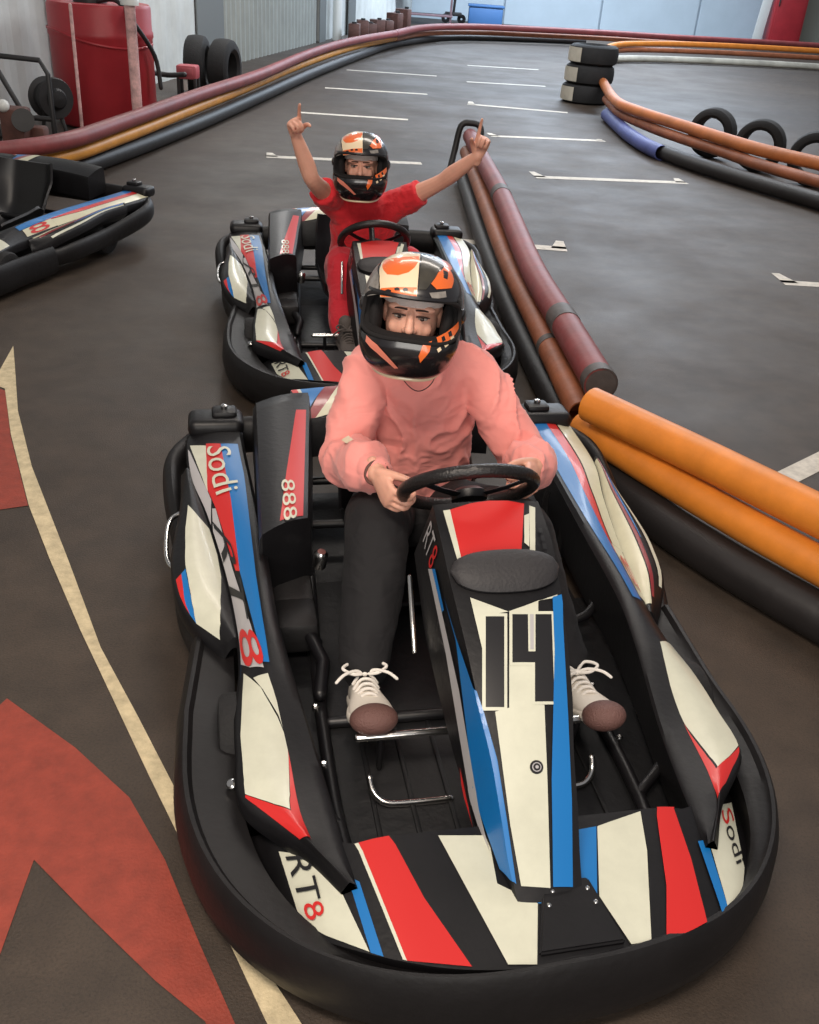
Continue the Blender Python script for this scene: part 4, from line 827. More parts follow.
# ------------------------------------------------------------------ tyres
def tyre(r, w, rim=.55):
    bm = bmesh.new(); h = w/2
    lathe(bm, [(r*rim,-h*.75),(r*(rim+.12),-h),(r*.86,-h*.97),(r*.96,-h*.78),(r*.995,-h*.4),(r,0),(r*.995,h*.4),(r*.96,h*.78),(r*.86,h*.97),(r*(rim+.12),h),(r*rim,h*.75),(r*(rim+.03),0)], (0,0,0), (0,0,1), 40)
    return bm
def put_tyre(loc, rot, r, w, label, group, pale=None, rim=.55):
    o = link('car_tyre', tyre(r, w, rim), M['tyre']); o.location = loc; o.rotation_euler = rot
    tag(o, label, 'tyre', group)
    if pale:
        bm = bmesh.new(); rows = []
        for k in range(9):
            a = pale[0] + (pale[1]-pale[0])*k/8
            rows.append([((r+.004)*math.cos(a), (r+.004)*math.sin(a), -w*.36), ((r+.008)*math.cos(a), (r+.008)*math.sin(a), 0), ((r+.004)*math.cos(a), (r+.004)*math.sin(a), w*.36)])
        strip(bm, rows); tag(link('painted_patch', bm, M['pipe_pale'], o), 'pale painted tread patch')
    return o
for k, z in enumerate((.13, .39, .65)):
    put_tyre((2.13+.02*k, 15.4, z), (0,0,.3*k), .36, .258, ('bottom', 'middle', 'top')[k] + ' tyre of the stack at the tip of the right hand island', 'stacked tyres at the island tip', (PI*1.02-.3*k, PI*1.30-.3*k))
for k, (x, y, ry) in enumerate(((3.02,11.28,.9),(3.36,10.62,.75),(3.74,10.02,.9))):
    put_tyre((x, y, .26), (PI/2, 0, -.62+.1*k), .26, .19, ('smallest looking upright tyre behind the right island pipes, nearest the stack', 'middle one of three upright tyres behind the right island pipes', 'upright tyre behind the right island pipes, cut by the right edge')[k], 'upright tyres inside the island', rim=.6)
put_tyre((-3.10, 13.1, .35), (PI/2, 0, 1.62), .35, .26, 'left of the two big tyres leaning at the left wall, behind the pink crate', 'big tyres at the left wall')
put_tyre((-2.76, 13.1, .34), (PI/2, 0, 1.42), .34, .26, 'right of the two big tyres leaning at the left wall', 'big tyres at the left wall')

# ------------------------------------------------------------------ clutter along the left wall
M['tank_red'] = mat('red painted tank', (164,42,50), .42, var=(3,.15), bump=(6,.1))
M['pole_red'] = mat('mottled pink and white post', (222,178,174), .45, var=(7,.6))  # pink of the thin pole; on the thick post its white is painted highlight
M['iron'] = mat('dark iron', (38,37,38), .5, var=(9,.3))
M['pinkbox'] = mat('faded pink plastic', (176,84,92), .5, var=(7,.2))
M['rustbrown'] = mat('rusty brown metal', (92,58,50), .65, var=(9,.4))
M['bluebox'] = mat('blue plastic', (58,100,150), .5)
M['whiteenamel'] = mat('white enamel', (214,216,212), .4)
M['purple'] = mat('dusty mauve steel', (112,88,94), .6, var=(5,.3))
tk = empty('storage_tank', (-3.46, 10.55, 0)); tag(tk, 'big red tank standing at the left wall behind the pipe barrier', 'tank')
bm = bmesh.new(); R = .50
lathe(bm, [(.02,.02),(R*.96,.02),(R,.05),(R,.82),(R*1.02,.84),(R*1.02,.88),(R,.9),(R,1.10),(R*.97,1.13),(.02,1.13)], (0,0,0), (0,0,1), 48, closed=False)
link('tank_body', bm, M['tank_red'], tk)
bm = bmesh.new(); tube(bm, resample([((R+.01)*math.cos(a), (R+.01)*math.sin(a), 0.89 - .13*max(0, math.sin(a*1.0+2.2))) for a in [-PI+ PI*k/12 for k in range(13)]], 3), .012, n=8)
link('seam_band', bm, M['tank_red'], tk)
bm = bmesh.new(); lathe(bm, [(.03,0),(.16,.0),(.16,.07),(.11,.10),(.03,.11)], (-.05,-.10,1.12), (0,0,1), 24, closed=False)
link('tank_cap', bm, M['iron'], tk)
bm = bmesh.new(); tube(bm, resample([(.05,-.2,1.15),(.26,-.26,1.17),(.42,-.34,1.02),(.56,-.12,.7),(.60,-.1,.4)], 6), .022, n=10)
link('hose', bm, M['iron'], tk)
o = empty('tank_highlight_post', (-2.98, 9.98, 0)); tag(o, 'mottled pink and white post standing in for the highlight on the red tank edge', 'post')  # added post, its pale tone paints the highlight on the tank edge
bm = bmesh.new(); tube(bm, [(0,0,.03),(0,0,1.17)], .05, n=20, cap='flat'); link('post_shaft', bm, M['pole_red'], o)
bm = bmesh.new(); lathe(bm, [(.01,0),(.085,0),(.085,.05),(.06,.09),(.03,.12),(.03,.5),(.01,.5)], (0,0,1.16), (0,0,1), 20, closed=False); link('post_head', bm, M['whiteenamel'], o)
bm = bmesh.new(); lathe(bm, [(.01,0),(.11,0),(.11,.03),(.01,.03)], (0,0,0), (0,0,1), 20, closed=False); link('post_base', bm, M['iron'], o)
o = empty('thin_pole', (-3.38, 9.50, 0)); tag(o, 'thin pink pole standing at the left side of the red tank', 'pole')
bm = bmesh.new(); tube(bm, [(0,0,.01),(.0,.02,1.15)], .016, n=10); link('shaft', bm, M['pole_red'], o)
bm = bmesh.new(); lathe(bm, [(.01,0),(.09,0),(.09,.015),(.01,.02)], (0,0,0), (0,0,1), 16, closed=False); link('foot', bm, M['whiteenamel'], o)
o = empty('drain_pipe', wall_pt(11.25, .10)); tag(o, 'dark upright pipe on the left wall behind the red tank', 'pipe')
bm = bmesh.new(); tube(bm, [(0,0,0),(0,0,4.4)], .055, n=14, cap='flat'); link('pipe_shaft', bm, M['iron'], o)
for z in (1.0, 2.2, 3.4):
    bm = bmesh.new(); lathe(bm, [(.05,-.03),(.07,-.03),(.07,.03),(.05,.03)], (0,0,z), (0,0,1), 16); link('clamp', bm, M['alu'], o)
# spare reel / motor
o = empty('hose_reel', (-3.50, 9.12, .0)); tag(o, 'dark round reel on a stand, left of the red tank', 'reel')
bm = bmesh.new(); lathe(bm, [(.05,-.10),(.165,-.10),(.175,-.08),(.13,-.07),(.13,.07),(.175,.08),(.165,.10),(.05,.10)], (0,0,.42), (.75,-.65,.05), 32, closed=False); link('drum', bm, M['iron'], o)
bm = bmesh.new(); lathe(bm, [(.01,0),(.09,0),(.07,.03),(.01,.04)], (.09,-.08,.425), (.75,-.65,.05), 20, closed=False); link('drum_hub', bm, M['alu'], o)
bm = bmesh.new()
for a in (-.14, .14): tube(bm, [(a,.0,.0),(a*.3,0,.42)], .018, n=8)
tube(bm, [(-.16,0,.02),(.16,0,.02)], .018, n=8)
link('stand', bm, M['iron'], o)
o = empty('engine_part', (-3.52, 8.35, 0)); tag(o, 'heap of dark rusty machine parts under the reel', 'machine part')
bm = bmesh.new(); box(bm, (0,0,.22), (.20,.22,.44), .03); box(bm, (.12,.1,.15), (.18,.14,.28), .03); link('casing', bm, M['rustbrown'], o)
bm = bmesh.new(); lathe(bm, [(.01,-.03),(.09,-.03),(.09,.03),(.01,.03)], (.1,-.1,.36), (.4,-1,.2), 20, closed=False); link('pulley', bm, M['iron'], o)
bm = bmesh.new(); ball(bm, (-.05,-.1,.46), .05); link('pale_cap', bm, M['whiteenamel'], o)
o = empty('tube_rack', (-3.86, 8.75, 0)); tag(o, 'black tube rack standing against the white wall at the left edge', 'rack')
for pts in ([(-.55,0,0),(-.55,0,.95)], [(.0,0,0),(.0,0,.95)], [(-.55,0,.95),(0,0,.95)], [(-.55,0,.30),(.5,0,.30)], [(0,0,.78),(.42,.05,.76),(.5,0,.66),(.5,0,0)], [(.03,0,.74),(.26,0,.30)], [(-.55,0,.12),(.2,0,.14)]):
    bm = bmesh.new(); tube(bm, pts, .022, n=10); link('rack_tube', bm, M['iron'], o)
# pink crate in front of the tyres
o = empty('crate', (-3.03, 12.3, 0)); tag(o, 'faded pink crate on short legs in front of the two leaning tyres', 'crate')
bm = bmesh.new(); box(bm, (0,0,.36), (.24,.2,.15), .02); box(bm, (0,-.102,.37), (.16,.01,.08), .004); link('crate_box', bm, M['pinkbox'], o)
for sx in (-1, 1):
    for sy in (-1, 1):
        bm = bmesh.new(); box(bm, (sx*.10, sy*.08, .15), (.035,.035,.30), .004); link('leg', bm, M['iron'], o)
bm = bmesh.new(); box(bm, (-.02,-.06,.23), (.05,.03,.14), .008); link('pale_block', bm, M['whiteenamel'], o)
# drain pipe / loose hose between tank and crate
o = link('floor_hose', (lambda b: (tube(b, resample([(-.15,0,.32),(.0,.05,.35),(.2,.1,.33),(.42,.0,.36)], 5), .03, n=10), b)[1])(bmesh.new()), M['iron']); o.location = (-3.42, 12.0, 0)
tag(o, 'dark hose lying behind the barrier beside the pink crate', 'hose')
# white post and canisters farther along the wall
o = empty('standing_heater', (-2.35, 22.9, 0)); tag(o, 'white tall cylinder standing by the grey pillar on the left wall', 'cylinder')
bm = bmesh.new(); lathe(bm, [(.01,0),(.10,0),(.10,1.0),(.06,1.08),(.01,1.1)], (0,0,0), (0,0,1), 20, closed=False); link('cylinder_body', bm, M['whiteenamel'], o)
bm = bmesh.new(); lathe(bm, [(.01,0),(.04,0),(.04,.10),(.01,.1)], (0,0,1.09), (0,0,1), 12, closed=False); link('valve', bm, M['iron'], o)
proto = None
spots = [(-1.95,22.6,.55),(-1.82,23.1,.62),(-1.70,23.6,.50),(-1.55,23.9,.60),(-1.40,24.5,.55),(-1.22,25.0,.75),(-1.05,25.6,.85)]
for k, (x, y, h) in enumerate(spots):
    if proto is None:
        proto = empty('fuel_canister'); 
        bm = bmesh.new(); box(bm, (0,0,.5), (.24,.34,.9), .03); link('canister_body', bm, M['rustbrown'], proto)
        bm = bmesh.new(); lathe(bm, [(.01,0),(.05,0),(.05,.09),(.01,.09)], (0,-.08,.94), (0,0,1), 12, closed=False); link('cap', bm, M['iron'], proto)
        c = proto
    else: c = dup(proto)
    c.location = (x, y, 0); c.rotation_euler = (0,0,.2*k); c.scale = (1,1,h*.72)
    tag(c, ('first brown canister from the white cylinder in the row along the left wall','second brown canister from the white cylinder along the left wall','third brown canister from the white cylinder along the left wall','middle brown canister of the row along the far left wall','fifth brown canister from the white cylinder along the left wall','second tallest brown canister near the far end of the row','tallest brown canister at the far end of the left wall row')[k], 'canister', 'brown canisters along the far left wall')
o = empty('storage_shelf', (-.75, 30.6, 0)); tag(o, 'mauve grey steel shelf in the far left corner of the hall', 'shelf')
for x in (-.85, .85):
    for y in (-.25, .25):
        bm = bmesh.new(); box(bm, (x,y,.9), (.06,.06,1.8), .005); link('upright', bm, M['purple'], o)
for z in (.25, .75, 1.3, 1.78):
    bm = bmesh.new(); box(bm, (0,0,z), (1.8,.6,.05), .008); link('shelf_board', bm, M['purple'], o)
for k, (x, z, s) in enumerate(((-.5,.90,.25),(.05,.88,.2),(.5,.92,.3),(-.3,1.45,.25),(.4,1.43,.22))):
    b = link('storage_box', (lambda b: (box(b, (0,0,0), (s*1.3, .4, s), .02), b)[1])(bmesh.new()), (M['purple'], M['pinkbox'], M['whiteenamel'], M['rustbrown'], M['pinkbox'])[k])
    b.location = (-.75+x, 30.6, z - .1 + s/2 - .005 if False else {.90:.775,.88:.775,.92:.775,1.45:1.325,1.43:1.325}[z] + s/2)
    tag(b, ('mauve box on the lower board of the far shelf','pink box on the lower board of the far shelf','white box on the lower board of the far shelf','brown box on the upper board of the far shelf','pink box on the upper board of the far shelf')[k], 'box', 'boxes on the far shelf')
o = empty('push_scooter', (.18, 31.9, 0)); tag(o, 'dark upright push machine with a T handle at the far wall', 'scooter')
bm = bmesh.new(); tube(bm, [(0,0,.25),(.05,0,1.25)], .04, n=10); tube(bm, [(-.2,0,1.25),(.3,0,1.27)], .035, n=10); link('handle_post', bm, M['iron'], o)
bm = bmesh.new(); box(bm, (.0,0,.25), (.5,.25,.10), .02); link('deck', bm, M['iron'], o)
for x in (-.22, .25):
    bm = bmesh.new(); lathe(bm, [(.03,-.04),(.12,-.04),(.13,0),(.12,.04),(.03,.04)], (x,0,.13), (0,1,0), 20); link('castor', bm, M['tyre'], o)
o = empty('storage_chest', (1.12, 31.6, 0)); tag(o, 'low blue chest in front of the far wall', 'chest')
bm = bmesh.new(); box(bm, (0,0,.26), (1.0,.6,.5), .04); link('chest_box', bm, M['bluebox'], o)
bm = bmesh.new(); box(bm, (0,0,.54), (1.06,.66,.06), .02); link('lid', bm, M['bluebox'], o)
o = empty('tall_cabinet', (10.2, 32.7, 0)); tag(o, 'tall red cabinet standing in front of the far wall at the right', 'cabinet')
bm = bmesh.new(); box(bm, (0,0,1.2), (.95,.6,2.4), .03); link('cabinet_body', bm, M['tank_red'], o)
bm = bmesh.new(); box(bm, (0,-.31,1.2), (.82,.03,2.2), .01); d_ = link('door', bm, M['tank_red'], o)
bm = bmesh.new(); tube(bm, [(-.38,-.35,1.1),(-.38,-.35,1.4)], .02, n=8); link('handle', bm, M['iron'], d_)
o = empty('white_stand', (9.5, 32.6, 0)); tag(o, 'narrow white board leaning beside the tall red cabinet', 'board')
bm = bmesh.new(); box(bm, (0,0,.9), (.28,.08,1.8), .01, Euler((.06,.06,0)).to_matrix()); link('board_panel', bm, M['whiteenamel'], o)

# ------------------------------------------------------------------ people
M['skin'] = mat('skin', (216,160,138), .5, var=(20,.06), bump=(90,.05)); M['skin'].node_tree.nodes['Principled BSDF'].inputs['Subsurface Weight'].default_value = .12
M['skin'].node_tree.nodes['Principled BSDF'].inputs['Subsurface Radius'].default_value = (.012,.005,.003)
M['brow'] = mat('dark brow', (52,32,26), .7)
M['eye'] = mat('eye white', (150,138,130), .4)
M['iris'] = mat('dark iris', (34,22,18), .2)
M['lip'] = mat('lip', (178,92,84), .45)
def cloth(name, rgb, wr=.55, sc=26, rough=.85):
    m = bpy.data.materials.new(name); m.use_nodes = True
    nt = m.node_tree; b = nt.nodes['Principled BSDF']; L = nt.links
    b.inputs['Roughness'].default_value = rough; b.inputs['Sheen Weight'].default_value = .15 if sum(rgb) > 150 else 0
    c = lin(rgb); b.inputs['Base Color'].default_value = c
    tc = nt.nodes.new('ShaderNodeTexCoord')
    mp = nt.nodes.new('ShaderNodeMapping'); mp.inputs['Scale'].default_value = (1, 1, 2.0); L.new(tc.outputs['Object'], mp.inputs['Vector'])
    n = nt.nodes.new('ShaderNodeTexNoise'); n.inputs['Scale'].default_value = sc*.45; n.inputs['Detail'].default_value = 2; n.inputs['Distortion'].default_value = .7
    L.new(mp.outputs['Vector'], n.inputs['Vector'])
    n2 = nt.nodes.new('ShaderNodeTexNoise'); n2.inputs['Scale'].default_value = 420; L.new(tc.outputs['Object'], n2.inputs['Vector'])
    bp = nt.nodes.new('ShaderNodeBump'); bp.inputs['Strength'].default_value = wr; bp.inputs['Distance'].default_value = .02
    b2 = nt.nodes.new('ShaderNodeBump'); b2.inputs['Strength'].default_value = .12; b2.inputs['Distance'].default_value = .002
    L.new(n.outputs['Fac'], bp.inputs['Height']); L.new(n2.outputs['Fac'], b2.inputs['Height'])
    L.new(bp.outputs['Normal'], b2.inputs['Normal']); L.new(b2.outputs['Normal'], b.inputs['Normal'])
    return m
M['pink'] = cloth('pink sweatshirt fleece', (232,146,138), .35, 20)
M['trousers'] = cloth('black trouser cloth', (16,14,17), .35)
M['redshirt'] = cloth('red shirt cotton', (208,34,44), .6)
M['redpants'] = cloth('red trouser cloth', (190,26,42), .5)
M['shoe_white'] = mat('white canvas', (216,208,196), .7, bump=(120,.15))
M['sole'] = mat('brown rubber sole', (104,72,66), .6, bump=(260,.5))
M['lace'] = mat('white lace', (226,220,212), .8)
M['shoe_dark'] = mat('dark grey suede', (84,76,72), .8, bump=(60,.3))
M['shoe_rim'] = mat('pale shoe edge', (150,120,112), .7)
M['balaclava'] = mat('white head cover', (236,226,222), .8)
M['hblack'] = mat('helmet black', (25,22,24), .25, coat=.6)
M['horange'] = mat('helmet orange', (226,104,40), .3, coat=.6)
M['hcream'] = mat('helmet cream', (228,206,172), .3, coat=.6)
M['hgrey'] = mat('helmet grey camouflage', (134,128,122), .3, coat=.5, var=(28,.55))
M['holive'] = mat('helmet dark olive', (58,54,46), .3, coat=.5, var=(30,.4))
M['hpink'] = mat('helmet salmon', (206,120,100), .3, coat=.5)
M['hliner'] = mat('helmet lining', (17,13,14), .9)
HM = ['hblack','horange','hcream','hgrey','holive','hpink']

def remesh(bm, voxel, smooth=4, decim=None):
    """union of overlapping closed pieces -> one continuous skin (a bmesh)"""
    bmesh.ops.recalc_face_normals(bm, faces=bm.faces[:])
    me = bpy.data.meshes.new('tmp'); bm.to_mesh(me); bm.free()
    ob = bpy.data.objects.new('tmp', me); COL.objects.link(ob)
    a = ob.modifiers.new('r', 'REMESH'); a.mode = 'VOXEL'; a.voxel_size = voxel
    if smooth:
        b = ob.modifiers.new('s', 'SMOOTH'); b.iterations = smooth; b.factor = .5
    if decim:
        c = ob.modifiers.new('d', 'DECIMATE'); c.ratio = decim
    dg = bpy.context.evaluated_depsgraph_get(); dg.update()
    m2 = bpy.data.meshes.new_from_object(ob.evaluated_get(dg))
    bpy.data.objects.remove(ob); bpy.data.meshes.remove(me)
    out = bmesh.new(); out.from_mesh(m2); bpy.data.meshes.remove(m2)
    return out
def wrinkle(bm, amp, freq, axis_stretch=(1,1,1), seed=0):
    bm.normal_update()
    for v in bm.verts:
        p = V((v.co.x*axis_stretch[0], v.co.y*axis_stretch[1], v.co.z*axis_stretch[2]))*freq + V((seed, seed*.7, 0))
        w = noise.noise(p) + .5*abs(noise.noise(p*2.1 + V((3,1,2))))
        v.co += v.normal*amp*w
def folds(bm, amp, freq, stretch=(1,1,1), seed=0):
    """soft cloth folds: sparse rounded ridges"""
    bm.normal_update()
    for v in bm.verts:
        p = V((v.co.x*stretch[0], v.co.y*stretch[1], v.co.z*stretch[2]))*freq
        q = p + V((noise.noise(p*.6 + V((seed,0,0))), noise.noise(p*.6 + V((0,seed,5))), noise.noise(p*.6 + V((9,0,seed)))))*.9
        w = 1 - abs(noise.noise(q + V((seed, seed, 0))))*2.4
        v.co += v.normal*amp*(max(0, w)**2 - .25)
def hand(bm, wrist, d, n, s, curls, size=1., thumb=(35, 20, 25), spread=4):
    """palm and five fingers: d towards the fingertips, n out of the palm, s towards the thumb; curls = per finger three bend angles"""
    d = V(d).normalized(); n = V(n); n = (n - d*n.dot(d)).normalized(); s0 = V(s); s = d.cross(n)
    if s.dot(s0) < 0: s = -s
    W = V(wrist); k = size
    tube(bm, [tuple(W - d*.03*k)+(.026*k,.019*k), tuple(W)+(.027*k,.019*k), tuple(W+d*.03*k)+(.034*k,.017*k), tuple(W+d*.065*k)+(.040*k,.015*k), tuple(W+d*.088*k)+(.040*k,.013*k)], n=14, up=tuple(n))
    off = (.029, .010, -.010, -.028); ln = ((.043,.026,.021),(.047,.030,.023),(.044,.028,.022),(.034,.021,.019))
    for i in range(4):
        a = 0; p = W + d*(.086 - (.004 if i == 3 else 0) - (.002 if i == 0 else 0))*k + s*off[i]*k
        pts = [tuple(p - d*.03*k) + (.0095*k,), tuple(p)+(.0094*k,)]
        sp = math.radians(spread*(1.5-i))
        for j in range(3):
            a += math.radians(curls[i][j])
            dd = d*math.cos(a) + n*math.sin(a)
            dd = (dd + s*math.sin(sp)*math.cos(a)).normalized()
            p = p + dd*ln[i][j]*k
            r = (.0088, .0080, .0068)[j]*k*(.92 if i == 3 else 1)
            pts.append(tuple(p) + (r,))
        tube(bm, resample(pts, 3), n=10)
    a0, a1, a2 = [math.radians(x) for x in thumb]
    p = W + d*.022*k + s*.024*k
    t0 = (d*.72 + s*.62*math.cos(a0) + n*.62*math.sin(a0)).normalized()
    t1 = (t0 + n*math.sin(a1)*.9 + d*.25 - s*.3*math.sin(a1)).normalized()
    t2 = (t1 + n*math.sin(a2)*.8 - s*.35).normalized()
    q1 = p + t0*.042*k; q2 = q1 + t1*.034*k; q3 = q2 + t2*.026*k
    tube(bm, resample([tuple(p-t0*.015*k)+(.013*k,), tuple(p)+(.0145*k,), tuple(q1)+(.0115*k,), tuple(q2)+(.0098*k,), tuple(q3)+(.0075*k,)], 3), n=10)
def head_bm(bm, mtx):
    """a head with face; local frame: x right of the picture, -y the way it looks, z up; origin between the ears at eye height"""
    def P(x, y, z): return tuple(mtx @ V((x, y, z)))
    R = mtx.to_3x3()
    ball(bm, P(0, .012, .035), (.076, .095, .088), 28, 20, R)
    ball(bm, P(0, -.020, -.025), (.068, .078, .085), 28, 20, R)
    ball(bm, P(0, -.045, -.075), (.050, .048, .045), 20, 14, R)       # jaw
    ball(bm, P(0, -.078, -.104), (.023, .018, .018), 14, 10, R)       # chin
    for sx in (-1, 1):
        ball(bm, P(sx*.037, -.067, -.030), (.021, .017, .024), 16, 12, R)   # cheek
        ball(bm, P(sx*.034, -.083, .024), (.028, .014, .011), 16, 10, R)    # brow ridge
        ball(bm, P(sx*.072, .015, -.010), (.010, .020, .030), 14, 10, R)    # ear
    tube(bm, [P(0,-.085,.016)+(.008,), P(0,-.100,-.008)+(.0095,), P(0,-.111,-.028)+(.0125,)], n=12)   # nose
    for sx in (-1, 1): ball(bm, P(sx*.011, -.098, -.032), (.009, .010, .008), 10, 8, R)
    ball(bm, P(0, -.088, -.060), (.026, .014, .007), 14, 8, R); ball(bm, P(0, -.087, -.070), (.023, .014, .007), 14, 8, R)
def face_bits(bm, mtx, ms):
    """eyes, brows and lips laid on the head; ms = material indices (eye, iris, brow, lip)"""
    def P(x, y, z): return tuple(mtx @ V((x, y, z)))
    R = mtx.to_3x3()
    for sx in (-1, 1):
        ball(bm, P(sx*.031, -.0855, .001), (.0135, .012, .0050), 16, 10, R, ms[0])
        ball(bm, P(sx*.030, -.0935, .0005), (.0060, .0055, .0050), 12, 10, R, ms[1])
        tube(bm, resample([P(sx*.015,-.0955,.0055)+(.0022,.002), P(sx*.030,-.0975,.0078)+(.0026,.002), P(sx*.048,-.088,.0045)+(.0015,.0015)], 4), n=8, mi=ms[2])        # lid line
        tube(bm, resample([P(sx*.013,-.0985,.0225)+(.003,.0025), P(sx*.030,-.0998,.0240)+(.0035,.0025), P(sx*.052,-.087,.0205)+(.002,.002)], 4), n=8, mi=ms[2])
    tube(bm, resample([P(-.024,-.092,-.061)+(.002,.002), P(-.008,-.1025,-.0590)+(.004,.003), P(.008,-.1025,-.0590)+(.004,.003), P(.024,-.092,-.061)+(.002,.002)], 4), n=8, mi=ms[3])
    tube(bm, resample([P(-.022,-.092,-.068)+(.002,.002), P(0,-.1015,-.0705)+(.005,.004), P(.022,-.092,-.068)+(.002,.002)], 4), n=8, mi=ms[3])

PORT = (-62, 62, -17, 20)
def helmet(parent, mtx, name='helmet'):
    root = empty(name); root.parent = parent
    root.matrix_local = mtx
    bm = bmesh.new()
    A0, A1, E0, E1 = PORT
    def inport(az, el):
        # rounded rectangle
        dx = max(0, abs(az) - (A1-14)); dy = max(0, abs(el-(E0+E1)/2) - ((E1-E0)/2 - 11))
        return (dx/14)**2 + (dy/11)**2 < 1
    azs = [-180 + 3*k for k in range(120)]; els = [-56 + 2.92*k for k in range(51)]
    g = {}
    def gv(i, j):
        i %= 120
        if j >= 50: i = 0
        if (i, j) not in g: g[i, j] = bm.verts.new(hsurf(azs[i], els[j] if j < 50 else 90))
        return g[i, j]
    for i in range(120):
        for j in range(50):
            if inport(azs[i]+1.5, els[j]+1.5): continue
            vs = []
            for q in (gv(i, j), gv(i+1, j), gv(i+1, j+1), gv(i, j+1)):
                if q not in vs: vs.append(q)
            bm.faces.new(vs)
    out = lambda p: V((p[0], p[1], p[2]))
    def dc(c, poly, off=.0012): decal(bm, hsurf, poly, HM.index(c), (6, 6), off, out, (.2, .2))
    for k, (c, poly) in enumerate(HELMET): dc(c, poly, .0010 + .00012*k)
    link('shell', bm, [M[h] for h in HM], root)
    bm = bmesh.new()
    tube(bm, [hsurf(-180+6*k, -55) for k in range(60)], .0065, n=8, closed=True)
    link('rim_trim', bm, M['hcream'], root)
    bm = bmesh.new()
    loop = []
    for k in range(72):
        t = 2*PI*k/72; c, s_ = math.cos(t), math.sin(t)
        ex = lambda v, p: math.copysign(abs(v)**p, v)
        loop.append(hsurf(A1*ex(c, .55), (E0+E1)/2 + (E1-E0)/2*ex(s_, .6)))
    tube(bm, loop, .0055, n=8, closed=True)
    rows = []
    for p in loop: rows.append([V(p)*1.0, V(p)*.93, V((p[0]*.80, p[1]*.74+.01, p[2]*.86))])
    rows.append(rows[0]); strip(bm, rows)
    link('port_trim', bm, M['hliner'], root)
    bm = bmesh.new()       # inner lining
    for i in range(120):
        pass
    rows = [[V(hsurf(a, e))*.955 for a in span(-180, 180, 61)] for e in span(-55, 88, 30)]
    gg = [[bm.verts.new(p) for p in r] for r in rows]
    az_ = span(-180, 180, 61); el_ = span(-55, 88, 30)
    for i in range(29):
        for j in range(60):
            if inport((az_[j]+az_[j+1])/2, (el_[i]+el_[i+1])/2): continue
            bm.faces.new((gg[i][j], gg[i][j+1], gg[i+1][j+1], gg[i+1][j]))
    link('lining', bm, M['hliner'], root)
    for sx in (-1, 1):     # visor pivots
        bm = bmesh.new(); c = V(hsurf(sx*72, 2)); lathe(bm, [(.004,0),(.020,0),(.020,.006),(.014,.010),(.004,.010)], c*.985, c.normalized(), 20, closed=False)
        link('visor_pivot', bm, M['hblack'], root)
    for sx in (-1, 1):
        bm = bmesh.new(); ball(bm, (sx*.094, -.035, -.035), (.018, .055, .070), 20, 14); link('cheek_pad', bm, M['hliner'], root)
    # peak moulding over the eye port
    bm = bmesh.new()
    rows = []
    for a in span(-60, 60, 31):
        k = 1 - (abs(a)/62)**4
        p = V(hsurf(a, 20)); q = V(hsurf(a, 22.5))
        o_ = V((p.x, p.y, 0)).normalized()
        rows.append([p, p + o_*.007*k, q + o_*.006*k, q])
    strip(bm, rows, closed_u=False); link('brow_strip', bm, M['hblack'], root)
    return root
